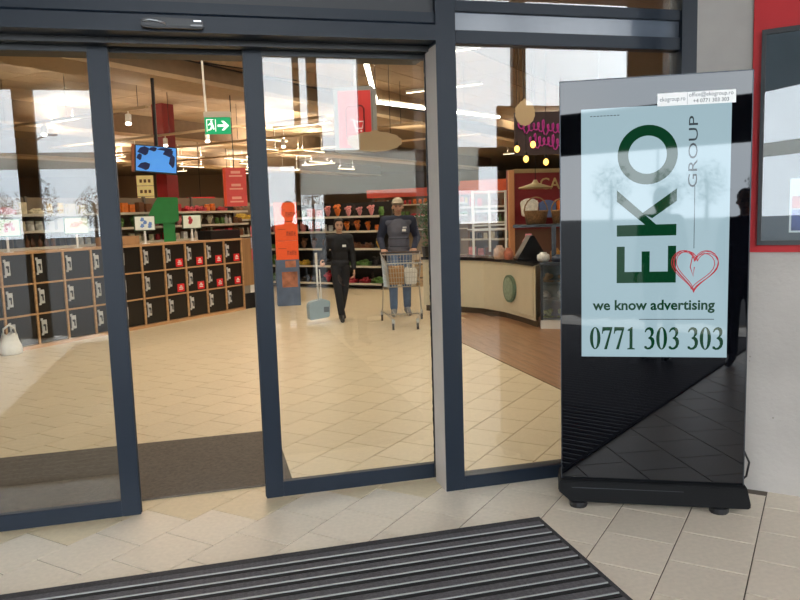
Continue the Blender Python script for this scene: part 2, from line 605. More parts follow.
for a in ((-9.4, -6.0, 0, 4.9), (-2.44, -2.18, 0, 4.9), (1.41, 1.50, 2.6, 4.9), (1.62, 1.77, 2.6, 4.9), (1.38, 1.45, 0, 2.6), (2.4, 3.75, 2.6, 4.9), (1.81, 3.75, 0, 1.93), (4.78, 5.0, 0, 4.9), (5.0, 5.9, 2.58, 3.23), (3.75, 5.2, 0, .9), (6.9, 9.4, 0, 4.9)):
    pb.box(a[0], -3.15, a[2], a[1], -3.05, a[3])
pb.box(-6, -3.15, 3.46, -1.4, -3.05, 4.9)
struct(pb.build('wall_back', M_ANTHD), 'dark posts and panels of the outer entrance')

# --- store shell ---------------------------------------------------------
M_CEIL = mat('brown_ceiling_panel', '#a88e70', .65, var=.10, scale=1.2, rnd=.05)
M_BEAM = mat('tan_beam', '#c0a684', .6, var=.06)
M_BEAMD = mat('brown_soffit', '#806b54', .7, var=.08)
M_SWALL = mat('store_wall', '#9b8570', .8)
scl = struct(MB().box(-26, 4.2, 4.62, 34, 52, 4.75).build('ceiling_store', M_BEAMD), 'brown panelled ceiling of the store')
struct(MB().box(-26.2, 4.2, 0, -26, 52, 4.7).build('wall_store', M_SWALL), 'far side wall of the store at the left')
struct(MB().box(34, 4.2, 0, 34.2, 52, 4.7).build('wall_store', M_SWALL), 'far side wall of the store at the right')
struct(MB().box(-26.2, 52, 0, 34.2, 52.2, 4.7).build('wall_store', M_SWALL), 'far rear wall of the store')
struct(MB().box(-26.2, 4.2, 0, -9.3, 4.4, 4.7).box(9.3, 4.2, 0, 34.2, 4.4, 4.7).box(-9.3, 4.2, 2.668, 1.2, 4.4, 4.7).build('wall_store', M_SWALL), 'store wall on either side of the entrance')
# ceiling panels (along u) as separate pieces where they can be told apart
cpm = MB().box(-.74, -.36, 0, .74, .36, .02).mesh('ceiling_panel', M_CEIL)
n = 0
for i in range(4, 20):
    for k in range(9, 24):
        u_, v_ = 1.2 + i * 1.5, k * .74 - .4
        p = uv(u_, v_, 4.598)
        pr = project(p)
        if pr and -60 < pr[0] < 620 and 20 < pr[1] < 200 and n < 150 and p.y > 9 and p.y < 27:
            link('ceiling_panel', cpm, scl, p, A45)
            n += 1
def ubeam(v0, v1, z0, z1, u0, u1, m, name, label):
    c = uv((u0 + u1) / 2, (v0 + v1) / 2, 0)
    return struct(MB().box(-(u1 - u0) / 2, -(v1 - v0) / 2, z0, (u1 - u0) / 2, (v1 - v0) / 2, z1).build(name, m, None, loc=c, rotz=A45), label)
for k, v0 in enumerate((9.72, 17.0, 24.5)):
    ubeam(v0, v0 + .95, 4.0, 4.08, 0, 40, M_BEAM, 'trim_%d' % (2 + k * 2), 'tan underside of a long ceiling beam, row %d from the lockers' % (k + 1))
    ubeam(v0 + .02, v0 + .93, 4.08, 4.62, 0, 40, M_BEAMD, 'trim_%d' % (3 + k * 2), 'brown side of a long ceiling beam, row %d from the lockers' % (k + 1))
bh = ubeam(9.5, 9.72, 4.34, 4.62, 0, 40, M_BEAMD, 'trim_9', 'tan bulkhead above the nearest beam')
bpm = MB().box(-.22, -.012, 4.345, .22, 0, 4.615).mesh('bulkhead_panel', M_BEAM)
for i in range(44):
    link('bulkhead_panel', bpm, bh, (-14 + i * .45, -.112, 0))
cj = MB()
for i in range(14):
    cj.tube([(-12 + i * 1.6, -.13, 4.30), (-10.9 + i * 1.6, -.13, 4.36)], .012, 6)
cj.tube([(-14, -.15, 4.28), (6, -.15, 4.28)], .015, 6)
cj.build('conduit', M_BLACK, bh)

# ================================================================ VESTIBULE OBJECTS
# --- advertising totem ----------------------------------------------------
TA = math.radians(-26.3)
tt = thing('advertising_totem', 'tall black digital advertising totem with lit poster screen in front of the side window', 'totem', (1.797, 3.508, 0), TA)
TW, TH = .915, 2.24
MB().box(.004, .012, .13, TW - .004, .15, TH - .005).build('cabinet', M_CAB, tt, bevel=.006)
MB().box(0, 0, .118, TW, .012, TH).build('front_glass', M_GLOSS, tt)
ef = MB()
for a in ((-.004, .118, .0005, TH + .004), (TW - .0005, .118, TW + .004, TH + .004), (0, TH - .0005, TW, TH + .004)):
    ef.box(a[0], -.003, a[1], a[2], .03, a[3])
ef.build('edge_trim', mat('totem_trim', '#3a3d42', .35, metal=.6), tt)
MB().prism([(-.012, .15), (-.022, .09), (.045, .032), (TW + .03, .032), (TW + .035, .05), (TW + .012, .15)], -.035, .19).build('base', mat('base_black', '#07080a', .6, spec=.2), tt, bevel=.006)
MB().box(.05, -.0365, .112, .62, -.034, .1145).build('base_seam', mat('seam_grey', '#33363b', .4), tt)
for x in (.085, .80):
    for y in (.0, .15):
        MB().lathe([(.045, 0), (.05, .01), (.05, .03), (.04, .036)], (x, y, 0), 14).build('foot', M_BLACK, tt)
SX0, SX1, SZ0, SZ1 = .104, .822, .822, 2.098
M_SCR = mat('lit_screen', '#20282c', .03, emit=1.0, ecol='#9db6bf')
scr = MB().box(SX0, -.0012, SZ0, SX1, -.0002, SZ1).build('screen', M_SCR, tt)
tag(scr, 'lit pale blue poster screen with green lettering')
M_GREEN = mat('print_green', '#03160c', .03, emit=.5, ecol='#0f4a2c')
M_GREY = mat('print_grey', '#3c4448', .05)
M_HEART = mat('print_red', '#5a1018', .05, emit=.6, ecol='#c43a46')
sw, sh = SX1 - SX0, SZ1 - SZ0
def PX(x): return SX0 + (x - 581) / 146.0 * sw
def PZ(z): return SZ1 - (z - 113) / 244.0 * sh     # screen rows 113..357 in the middle of the screen
yf0, yf1 = -.0028, -.0012
# E, turned a quarter counter-clockwise
e = MB()
for a in ((617, 272, 676, 283), (617, 247, 625, 272), (642, 252, 650, 272), (668, 247, 676, 272)):
    e.box(PX(a[0]), yf0, PZ(a[3]), PX(a[2]), yf1, PZ(a[1]))
e.build('letter_e', M_GREEN, scr)
k_ = MB().box(PX(617), yf0, PZ(237), PX(676), yf1, PZ(226))
k_.prism([(PX(617), PZ(192)), (PX(617), PZ(203)), (PX(645), PZ(226)), (PX(656), PZ(226))], yf0, yf1)
k_.prism([(PX(676), PZ(192)), (PX(676), PZ(204)), (PX(652), PZ(220)), (PX(642), PZ(215))], yf0, yf1)
k_.build('letter_k', M_GREEN, scr)
o_ = MB()
N = 40
cx, cz = PX(647), PZ(159)
ro, ri = (PX(676) - PX(617)) / 2, (PX(676) - PX(617)) / 2 - .052
vv, ff = [], []
for i in range(N):
    t = 2 * math.pi * i / N
    for r in (ro, ri):
        for y in (yf0, yf1):
            vv.append((cx + r * math.cos(t), y, cz + r * 1.02 * math.sin(t)))
for i in range(N):
    a, b = i * 4, ((i + 1) % N) * 4
    ff += [(a, b, b + 2, a + 2), (a + 1, a + 3, b + 3, b + 1), (a, a + 1, b + 1, b), (a + 2, b + 2, b + 3, a + 3)]
o_.add(vv, ff).build('letter_o', M_GREEN, scr)
def flat_text(txt, size, m, x, z, parent, name, bold=0, sx=1, rot=0, y=-.0022, space=1, width=None, height=None):
    me = text_mesh(txt, size, m, .0006, bold, sx, space=space)
    xs = [v.co.x for v in me.vertices]; zs = [v.co.z for v in me.vertices]
    kx = width / (max(xs) - min(xs)) if width else 1
    kz = height / (max(zs) - min(zs)) if height else 1
    mx, mz = (max(xs) + min(xs)) / 2, (max(zs) + min(zs)) / 2
    for v in me.vertices:
        a, b = (v.co.x - mx) * kx, (v.co.z - mz) * kz
        v.co = (a * math.cos(rot) - b * math.sin(rot), v.co.y, a * math.sin(rot) + b * math.cos(rot))
    return link(name, me, parent, (x, y, z))
flat_text('GROUP', .05, M_GREY, PX(691), PZ(158), scr, 'group_lettering', 0, 1, math.pi / 2, width=.35, height=.043)
flat_text('we know advertising', .075, M_GREEN, PX(653.5), PZ(306.5), scr, 'slogan', .002, 1, 0, width=.60, height=.07)
MB().box(PX(640), yf0, PZ(319.6), PX(714), yf1, PZ(318.9)).build('thin_rule', M_GREY, scr)
MB().box(PX(693), yf0, PZ(250), PX(693.6), yf1, PZ(190)).build('thin_rule', M_GREY, scr)
tn = MB()
for i in range(9):
    tn.box(PX(590) + i * .0165, yf0, PZ(120.5), PX(590) + i * .0165 + .011, yf1, PZ(119.8))
tn.build('small_print', M_GREY, scr)
# phone number in a bold serif shape, digit by digit
def digit(ch):
    mb = MB()
    if ch == '0':
        n_ = 28
        v2, f2 = [], []
        for i in range(n_):
            t = 2 * math.pi * i / n_
            for (rx, rz) in ((.27, .5), (.105, .455)):
                for y in (yf0, yf1):
                    v2.append((.3 + rx * math.cos(t), y, .5 + rz * math.sin(t)))
        for i in range(n_):
            a, b = i * 4, ((i + 1) % n_) * 4
            f2 += [(a, b, b + 2, a + 2), (a + 1, a + 3, b + 3, b + 1), (a, a + 1, b + 1, b)]
        mb.add(v2, f2)
    if ch == '7':
        mb.prism([(.04, .70), (.07, 1), (.57, 1), (.57, .95), (.30, 0), (.15, 0), (.44, .84), (.20, .84), (.11, .80), (.085, .70)], yf0, yf1)
    if ch == '1':
        mb.prism([(.12, .86), (.32, 1), (.38, 1), (.38, .07), (.50, .04), (.50, 0), (.12, 0), (.12, .04), (.23, .07), (.23, .83), (.14, .83)], yf0, yf1)
    if ch == '3':
        out = [(.06, .78), (.10, .90), (.20, .98), (.32, 1), (.45, .95), (.51, .85), (.51, .72), (.46, .62), (.40, .57), (.50, .51), (.55, .40),
               (.55, .25), (.48, .10), (.34, .01), (.18, 0), (.05, .06), (.05, .15), (.13, .16), (.22, .08), (.32, .12), (.39, .22), (.39, .34), (.34, .44),
               (.24, .49), (.24, .53), (.33, .59), (.37, .70), (.35, .82), (.27, .89), (.17, .86), (.10, .76)]
        mb.prism(out, yf0, yf1)
    return mb
num = MB()
xx = 0
for ch in '0771 303 303':
    if ch == ' ':
        xx += .32; continue
    d = digit(ch)
    num.add([(x + xx, y, z) for x, y, z in d.v], d.f)
    xx += .60
hz = .118
kx = .665 / xx
num.v = [(PX(589) + x * kx, y, PZ(349.5) + z * hz) for x, y, z in num.v]
num.build('phone_number', M_GREEN, scr)
# scribbled heart
def heart(k, j, ph):
    pts = []
    for i in range(37):
        t = 2 * math.pi * i / 36
        x = 16 * math.sin(t) ** 3
        z = 13 * math.cos(t) - 5 * math.cos(2 * t) - 2 * math.cos(3 * t) - math.cos(4 * t)
        a = ph
        x, z = x * math.cos(a) - z * math.sin(a), x * math.sin(a) + z * math.cos(a)
        pts.append((PX(695) + x * .0068 * k + j, -.0018, PZ(269) + z * .0072 * k))
    return pts
hb = MB()
for k, j, ph in ((1, 0, -.06), (.93, .006, -.12), (1.03, -.004, -.02), (.90, -.008, -.1)):
    hb.tube(heart(k, j, ph), .0022, 5, True)
hb.tube([(PX(692), -.0018, PZ(258)), (PX(690), -.0018, PZ(268)), (PX(693), -.0018, PZ(277)), (PX(694), -.0018, PZ(268))], .0025, 5)
hb.build('heart_sketch', M_HEART, scr)
# contact sticker
stk = MB().box(.474, -.0015, 2.092, .84, -.0003, 2.155).build('contact_sticker', mat('sticker_white', '#f2f2f0', .5), tt)
flat_text('ekogroup.ro', .03, M_GREY, .545, 2.122, stk, 'sticker_text', 0, 1, 0, y=-.0018, width=.12)
flat_text('office@ekogroup.ro', .028, M_GREY, .725, 2.138, stk, 'sticker_text', 0, 1, 0, y=-.0018, width=.205)
flat_text('+4 0771 303 303', .026, M_GREY, .725, 2.110, stk, 'sticker_text', 0, 1, 0, y=-.0018, width=.165)
MB().box(.6145, -.002, 2.095, .6155, -.0014, 2.152).build('sticker_rule', M_GREY, stk)
# power cable
cb = MB().tube([(TW - .005, .10, .30), (TW + .03, .12, .295), (TW + .06, .13, .23), (TW + .05, .14, .15), (TW + .01, .16, .10), (TW - .05, .18, .02)], .006, 7)
cb.build('power_cable', M_BLACK, tt, smooth=True)

# --- entrance mat ---------------------------------------------------------
MX0, MX1, MY0, MY1 = -1.75, 1.595, -2.3, 3.375
em = thing('entrance_mat', 'dark ribbed entrance mat with aluminium strips on the vestibule floor', 'mat', (0, 0, 0))
M_TEX = mat('mat_textile', '#575456', .95, var=.25, scale=70, bump=.6, bscale=220)
M_TEX2 = mat('mat_textile_dark', '#3a383a', .95, var=.25, scale=70, bump=.6, bscale=220)
M_MALU = mat('mat_aluminium', '#a9a9aa', .4, metal=.4)
MB().box(MX0, MY0, .0005, MX1, MY1, .004).build('mat_base', M_BLACK, em)
bd = MB().box(MX0, MY1 - .045, .004, MX1, MY1, .013).box(MX0, MY0, .004, MX1, MY0 + .045, .013)
bd.box(MX1 - .02, MY0 + .045, .004, MX1, MY1 - .045, .013).box(MX0, MY0 + .045, .004, MX0 + .02, MY1 - .045, .013)
bd.build('mat_border', M_TEX2, em)
xa, xb = MX0 + .022, MX1 - .022
per = .088
m1 = MB().box(xa, -.011, .004, xb, .011, .0125)
for i in range(3):
    m1.box(xa, -.0105 + i * .008, .0125, xb, -.0055 + i * .008, .0145)
m1 = m1.mesh('textile_strip', M_TEX)
m3 = MB().box(xa, -.0028, .004, xb, .0028, .0158).mesh('aluminium_strip', M_MALU)
m4 = MB().box(xa, -.0095, .004, xb, .0095, .0118).mesh('dark_gap_strip', mat('gap_black', '#0f0f10', .8))  # raised black strip; darkness of the mat gaps put into its colour
rest1, rest3 = MB(), MB()
y = MY1 - .062
i = 0
while y > MY0 + .12:
    if i < 20:
        link('textile_strip', m1, em, (0, y, 0)); link('textile_strip', m1, em, (0, y - .0245, 0))
        link('aluminium_strip', m3, em, (0, y - .0395, 0))
        link('dark_gap_strip', m4, em, (0, y - .054, 0))
    else:
        rest1.box(xa, y - .011, .004, xb, y + .011, .0135).box(xa, y - .0355, .004, xb, y - .0135, .0135).box(xa, y - .0675, .004, xb, y - .0455, .0135)
        rest3.box(xa, y - .042, .004, xb, y - .037, .0145)
    y -= per; i += 1
rest1.build('textile_field', M_TEX, em)['kind'] = 'stuff'
rest3.build('aluminium_field', M_MALU, em)['kind'] = 'stuff'

# inner carpet mat
im = MB().prism([(-3.2, 4.335), (.43, 4.335), (.43, 5.47), (-3.2, 5.47)], .001, .012, 'z').build('door_mat', mat('grey_carpet', '#5f564c', .95, var=.22, scale=45, bump=.6, bscale=160))
tag(im, 'flat grey brown carpet mat just inside the open doorway', 'mat')

# door sensor
ds = thing('door_sensor', 'slim black motion sensor on the door header', 'sensor', (-.09, 3.89, 2.553))
MB().prism([(-.148, -.018), (-.14, .022), (-.08, .026), (.135, .022), (.148, .008), (.145, -.022), (-.1, -.024)], -.045, 0).build('housing', M_BLACK, ds, bevel=.006)
MB().tube([(-.14, -.047, .004), (-.105, -.05, .010), (-.07, -.05, .006), (-.03, -.048, -.006)], .005, 8).build('chrome_curve', M_STEEL, ds, smooth=True)
MB().box(.10, -.048, .008, .135, -.044, .014).build('indicator', M_STEEL, ds)
MB().box(.085, -.048, -.014, .14, -.044, -.006).build('lens', M_GLOSS, ds)

# ================================================================ STORE OBJECTS
M_LWOOD = wood('locker_wood', '#a97f55', '#c79d70', 0, 4, .5)
M_LDOOR = mat('locker_black', '#17130f', .35)
M_RTAG = mat('red_tag', '#e0262c', .45)
# --- locker bank (runs along the store axis u at v = 8.9) ------------------
CW, K0, K1 = .4375, -3, 10
lo = uv(5.40, 8.9)
lk = thing('locker_bank', 'long low wooden bank of black customer lockers with three rows', 'lockers', lo, A45)
u0, u1 = K0 * CW, K1 * CW
rows = [.045, .445, .845, 1.245]
for k in range(K0, K1 + 1):
    MB().box(k * CW - .014, 0, .045, k * CW + .014, .48, 1.245).build('upright', M_LWOOD, lk)
for z in rows[1:3]:
    for k in range(K0, K1):
        MB().box(k * CW + .014, .002, z - .011, (k + 1) * CW - .014, .48, z + .011).build('shelf', M_LWOOD, lk)
MB().box(u0 - .014, -.004, 1.232, u1 + .014, .49, 1.262).build('top_board', M_LWOOD, lk)
MB().box(u0 - .014, 0, 0, u1 + .014, .48, .045).build('plinth', M_LWOOD, lk)
dm = MB().box(.016, .022, .012, CW - .016, .04, .388).mesh('locker_door', M_LDOOR)
plm = MB().box(.055, .010, .13, .125, .022, .31).box(.045, .014, .30, .075, .022, .335).box(.045, .014, .11, .075, .022, .14).mesh('lock_plate', mat('lock_steel', '#d5d6d6', .5, metal=.5))
cyl = MB().tube([(.0875, .012, .24), (.0875, -.006, .24)], .017, 10).box(.083, -.02, .17, .092, -.004, .245).mesh('lock_cylinder', mat('lock_dark', '#6b6d70', .3, metal=1))
tagm = MB().box(.235, .012, .03, .375, .022, .155).mesh('number_tag', M_RTAG)
tdm = MB().box(.265, .009, .062, .345, .0125, .078).box(.265, .009, .09, .345, .0125, .104).box(.285, .009, .11, .325, .0125, .13).mesh('tag_print', M_WHITE)
for k in range(K0, K1):
    for r_ in range(3):
        z = rows[r_]
        d = link('locker_door', dm, lk, (k * CW, 0, z))
        link('lock_plate', plm, d); link('lock_cylinder', cyl, d)
        if k >= 6 and r_ > 0:
            t = link('number_tag', tagm, lk, (k * CW, 0, z))
            link('tag_print', tdm, t)
# wooden side cabinet closing the row
sc2 = thing('side_cabinet', 'plain brown wooden panel cabinet at the end of the lockers', 'cabinet', uv(5.4 + u1 + .02, 8.9), A45)
MB().box(0, 0, .42, .36, .45, 1.25).build('body', wood('cab_wood', '#8a6844', '#a07c54', 2, 3), sc2)
MB().box(.02, .03, 0, .34, .42, .28).build('base', M_BLACK, sc2)
MB().box(.0, .02, .28, .16, .43, .42).build('shelf_bin', mat('bin_grey', '#8b8478', .6), sc2)
MB().box(.17, .02, .28, .34, .43, .42).build('shelf_bin', M_WHITE, sc2)
for k in range(3):
    o = MB().box(.22, -.012, 1.08 + k * .21 - .22, .335, -.002, 1.27 + k * .21 - .22).build('leaflet', mat('leaflet_%d' % k, ('#c8545c', '#b7b9cf', '#d8757a')[k], .5, var=.3, scale=20), sc2)

# small sign holders on the lockers
def placard(u_, label, col, blob):
    r = thing('sign_holder', label, 'sign', uv(u_, 9.06, 1.262), A45 - math.radians(18), 'sign holders on the lockers')
    MB().lathe([(.06, 0), (.06, .008), (.012, .012)], (0, 0, 0), 12).build('foot', M_WHITE, r)
    MB().tube([(0, .012, .01), (0, .012, .25)], .016, 8).build('stem', M_WHITE, r)
    fr = MB().box(-.165, -.006, .20, .165, .012, .43).build('frame', mat('sign_frame_green', '#46604a', .5), r)
    pn = MB().box(-.152, -.011, .213, .152, -.006, .417).build('card', mat('card_' + blob[1:], col, .5, var=.06, scale=12), r)
    sp = MB()
    rr = random.Random(u_)
    for i in range(5):
        a, b = rr.uniform(-.11, .06), rr.uniform(.24, .36)
        sp.prism([(a, b), (a + .03, b - .015), (a + .065, b), (a + .06, b + .04), (a + .025, b + .05)], -.0128, -.011)
    sp.build('card_picture', mat('blob_' + blob[1:], blob, .5), pn)
placard(5.62, 'pale green card sign with pink picture above the leftmost lockers', '#d3ddc8', '#c8788a')
placard(6.63, 'cream card sign with orange print standing on the lockers near the plastic bags', '#dcdcc2', '#cf8b63')
placard(7.82, 'white card sign with blue picture in front of the green board', '#e4ebe4', '#6f93d4')
placard(8.79, 'white card sign with red fruit picture on the lockers', '#dbe2d4', '#c8464f')
cbx = MB().box(-.36, -.16, 0, .36, .16, .15).build('black_crate', M_BLACK, None, bevel=.008, loc=uv(9.55, 9.2, 1.262), rotz=A45)
tag(cbx, 'black plastic crate on top of the lockers at the right end', 'crate')
cbx = MB().box(-.3, -.12, 0, .3, .12, .13).build('cardboard_box', mat('cardboard', '#a9825a', .8, var=.1), None, bevel=.004, loc=uv(7.42, 9.2, 1.262), rotz=A45)
tag(cbx, 'low brown cardboard box on top of the lockers', 'box')

# green standing board behind the lockers
gb = thing('green_board', 'large green cut-out display board with stem behind the lockers', 'display board', (-.74, 14.95, 0), math.radians(4))
M_GRN = mat('display_green', '#2f9446', .5, var=.12, scale=3)
MB().prism([(-.34, 1.58), (-.25, 1.78), (-.17, 1.93), (-.09, 2.06), (.28, 2.05), (.28, 1.60), (.20, 1.56), (-.16, 1.55)], 0, .16).build('board', M_GRN, gb, bevel=.01)
MB().box(-.02, .03, .3, .2, .13, 1.57).build('stem', M_GRN, gb)
MB().box(-.25, -.1, 0, .4, .3, .3).build('base', M_GRN, gb, bevel=.01)

# carrier bags on the floor
def carrier(name, label, loc, cb_, h, m, rz):
    r = thing(name, label, 'bag', loc, rz)
    r.scale = (.72, .72, .8)
    mb = MB()
    n_ = 16
    prof = [(.10, 0), (.15, .02), (.16, .4 * h), (.13, .7 * h), (.10, h)]
    rr = random.Random(label)
    for i, (a, z) in enumerate(prof):
        for k in range(n_):
            t = 2 * math.pi * k / n_
            q = 1 + rr.uniform(-.12, .12)
            mb.v.append((a * 1.15 * q * math.cos(t), a * .7 * q * math.sin(t), z + (rr.uniform(-.02, .02) if i else 0)))
    for i in range(len(prof) - 1):
        for k in range(n_):
            l = (k + 1) % n_
            mb.f.append((i * n_ + k, i * n_ + l, (i + 1) * n_ + l, (i + 1) * n_ + k))
    mb.f.append(tuple(range(n_))[::-1])
    mb.build('bag_body', m, r, smooth=True)
    for s in (-1, 1):
        MB().tube([(-.10, s * .03, h * .95), (-.09, s * .03, h * 1.25), (0, s * .03, h * 1.42), (.08, s * .03, h * 1.25), (.10, s * .03, h * .95)], .014, 6).build('handle', m, r, smooth=True)
carrier('carrier_bag', 'white plastic carrier bag on the floor before the lockers', (-2.42, 10.0, 0), 0, .33, mat('bag_white', '#e6e3da', .4, var=.1), .3)
carrier('carrier_bag', 'yellow and white plastic bag beside the white carrier bag', (-2.68, 9.55, 0), 0, .30, mat('bag_yellow', '#cdb15a', .4, var=.3, scale=9), -.4)
su = thing('dark_suitcase', 'dark purple bag standing at the left edge near the lockers', 'bag', (-2.62, 9.15, 0), .5)
MB().box(-.2, -.1, .02, .12, .1, .34).build('body', mat('dark_purple', '#2c2a3a', .6), su, bevel=.03)
MB().tube([(-.12, 0, .33), (-.12, 0, .42), (.04, 0, .42), (.04, 0, .33)], .012, 6).build('handle', M_BLACK, su)

# --- exit sign, monitor, column ---------------------------------------------
M_EXIT = mat('exit_green', '#0f9a63', .4, emit=.45, ecol='#1fb67a')
M_EWH = mat('exit_white', '#f4fbf6', .4, emit=.9, ecol='#ffffff')
ex = thing('exit_sign', 'green emergency exit sign with arrow hanging on a white rod', 'exit sign', (.24, 9.6, 2.655), math.radians(-6))
MB().box(-.165, -.02, .205, .165, .05, .275).build('mount_box', mat('offwhite', '#c9bfb0', .6), ex, bevel=.006)
MB().box(-.157, -.012, 0, .157, .012, .207).build('panel', M_EXIT, ex)
ar = MB().box(.0, -.016, .09, .085, -.012, .115)
ar.prism([(.045, .045), (.075, .045), (.135, .1025), (.075, .16), (.045, .16), (.095, .1025)], -.016, -.012)
ar.build('arrow', M_EWH, ex)
rm = MB().box(-.135, -.016, .03, -.128, -.012, .18).box(-.135, -.016, .173, -.05, -.012, .18).box(-.03, -.016, .03, -.023, -.012, .18)
rm.ell((-.075, -.014, .155), (.012, .002, .012), 10, 6)
rm.prism([(-.095, .135), (-.065, .145), (-.05, .095), (-.075, .085)], -.016, -.012)
rm.prism([(-.075, .095), (-.05, .095), (-.04, .06), (-.055, .055)], -.016, -.012)
rm.prism([(-.08, .095), (-.065, .085), (-.085, .05), (-.12, .045), (-.118, .056), (-.095, .062)], -.016, -.012)
rm.prism([(-.095, .135), (-.12, .11), (-.112, .104), (-.09, .122)], -.016, -.012)
rm.build('running_figure', M_EWH, ex)
MB().tube([(-.165 + .03, .02, .275), (-.17, .02, 1.93)], .013, 8).build('rod', M_WHITE, ex)

tv = thing('hanging_monitor', 'wide flat monitor showing a blue surveillance picture hung from the ceiling', 'monitor', (-.72, 13.3, 2.64), math.radians(7))
tv.rotation_euler = (math.radians(-10), math.radians(4.5), math.radians(10))
MB().box(-.345, -.02, -.235, .345, .03, .235).build('case', M_BLACK, tv, bevel=.006)
MB().box(-.39, -.02, -.235, -.347, .06, .235).build('bracket_side', wood('tv_wood', '#8b4d2b', '#a35f38', 2), tv)
ts = MB().box(-.325, -.024, -.215, .325, -.019, .215).build('screen', mat('tv_blue', '#3f7ac6', .2, emit=.6, ecol='#5aa0ee', var=.2, scale=4), tv)
tp = MB()
for c in ((-.2, .13, .11, .08), (-.05, .17, .08, .04), (-.19, -.13, .12, .07), (.2, .12, .1, .07), (.26, -.02, .06, .12), (-.27, .02, .05, .06), (.15, .18, .15, .03)):
    tp.prism([(c[0] + c[2] * math.cos(t * .7) * (1 if t % 2 else .7), c[1] + c[3] * math.sin(t * .7) * (1 if t % 3 else .75)) for t in range(9)], -.027, -.024)
tp.build('picture_shapes', mat('tv_dark', '#0b1f4a', .3, emit=.05, ecol='#1b3fae', var=.6, scale=8), ts)
_ti = tv.matrix_basis.inverted()
MB().tube([_ti @ Vector((-.70, 13.36, 2.80)), _ti @ Vector((-.70, 13.36, 3.995))], .028, 8).build('hanger', M_BLACK, tv)

M_DRED = mat('dark_red', '#86171b', .5, var=.06)
rc = struct(MB().box(-.19, -.19, 0, .19, .19, 4.6).build('red_column', M_DRED, None, loc=(-.86, 20.4, 0), rotz=A45), 'dark red square column in the middle of the store')
ys = thing('yellow_sign_stack', 'tall yellow promotional sign boards beside the red column', 'sign', (-1.36, 19.6, 0), .05)
M_YEL = mat('promo_yellow', '#f0dd95', .5, var=.08, emit=.2)  # faint glow added to lighten the boards
MB().box(-.02, .05, 0, .02, .09, 1.98).build('pole', M_STEEL, ys)
for k in range(3):
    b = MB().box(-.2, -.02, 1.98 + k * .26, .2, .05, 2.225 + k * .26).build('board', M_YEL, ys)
    q = MB()
    for i in range(3):
        q.box(-.13 + i * .1, -.024, 2.05 + k * .26, -.07 + i * .1, -.02, 2.13 + k * .26)
    q.build('board_print', mat('promo_brown', '#7a5a30', .5), b)
MB().box(-.215, -.01, 1.97, -.2, .05, 2.76).build('side_edge', M_DRED, ys)

def red_hanger(x, y, z0, w_, h_, d_, label, rz, nb=3, col='#cf4a44', side='#d8481f', stem=4.6):
    r = thing('hanging_sign', label, 'sign', (x, y, 0), rz, None)
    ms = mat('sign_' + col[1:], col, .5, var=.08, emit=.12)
    MB().box(-w_ / 2 + .05, 0, z0, w_ / 2, d_, z0 + h_).build('body', ms, r)
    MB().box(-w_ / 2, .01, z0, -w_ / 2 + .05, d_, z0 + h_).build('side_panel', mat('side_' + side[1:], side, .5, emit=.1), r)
    for k in range(nb):
        z = z0 + h_ / nb * k
        b = MB().box(-w_ / 2 + .05, -.008, z + .008, w_ / 2, 0, z + h_ / nb - .008).build('board', ms, r)
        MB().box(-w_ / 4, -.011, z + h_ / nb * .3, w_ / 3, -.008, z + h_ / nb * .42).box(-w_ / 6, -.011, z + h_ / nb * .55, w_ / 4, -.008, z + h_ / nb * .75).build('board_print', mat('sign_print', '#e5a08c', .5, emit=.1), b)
    MB().tube([(0, d_ / 2, z0 + h_), (0, d_ / 2, stem)], .01, 6).build('cable', M_BLACK, r)
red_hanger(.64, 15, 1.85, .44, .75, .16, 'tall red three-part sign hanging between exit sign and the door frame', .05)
red_hanger(-.05, 24, 1.9, .85, .42, .1, 'wide dark red sign hanging far behind the lockers', .1, 1, '#b92f2c', '#9a2620')
red_hanger(.9, 27, 1.72, .7, .36, .1, 'small distant red sign hanging left of the tall red sign', .1, 1, '#a8352c', '#9a2621')

# orange promotional stand
og = thing('promotion_stand', 'orange promotional stand of three stacked price boards behind the glass leaf', 'display stand', (1.43, 13.4, 0), math.radians(-3))
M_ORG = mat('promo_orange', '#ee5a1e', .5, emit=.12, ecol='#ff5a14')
M_ODK = mat('promo_ink', '#6e1a10', .5)
for k in range(3):
    z = .84 + k * .345
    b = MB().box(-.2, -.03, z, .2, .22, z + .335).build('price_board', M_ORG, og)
    q = MB()
    for i in range(4):
        x = .0 + i * .043
        q.box(x, -.034, z + .08, x + .008, -.03, z + .16).box(x + .02, -.034, z + .08, x + .027, -.03, z + .16).box(x, -.034, z + (.12 if i % 2 else .15), x + .027, -.03, z + (.13 if i % 2 else .16))
    q.box(-.16, -.034, z + .2, -.02, -.03, z + .206)
    q.build('price_print', M_ODK, b)
bs = MB().box(-.22, -.04, .0, .2, .26, .84).build('picture_base', mat('promo_blue', '#56657f', .5, var=.1), og)
MB().box(-.12, -.043, .34, .16, -.04, .62).build('base_photo', mat('promo_photo', '#a8694c', .5, var=.6, scale=7), bs)
MB().box(-.05, -.0435, .70, .14, -.04, .82).build('base_photo', mat('promo_photo', '#a8694c', .5, var=.6, scale=7), bs)

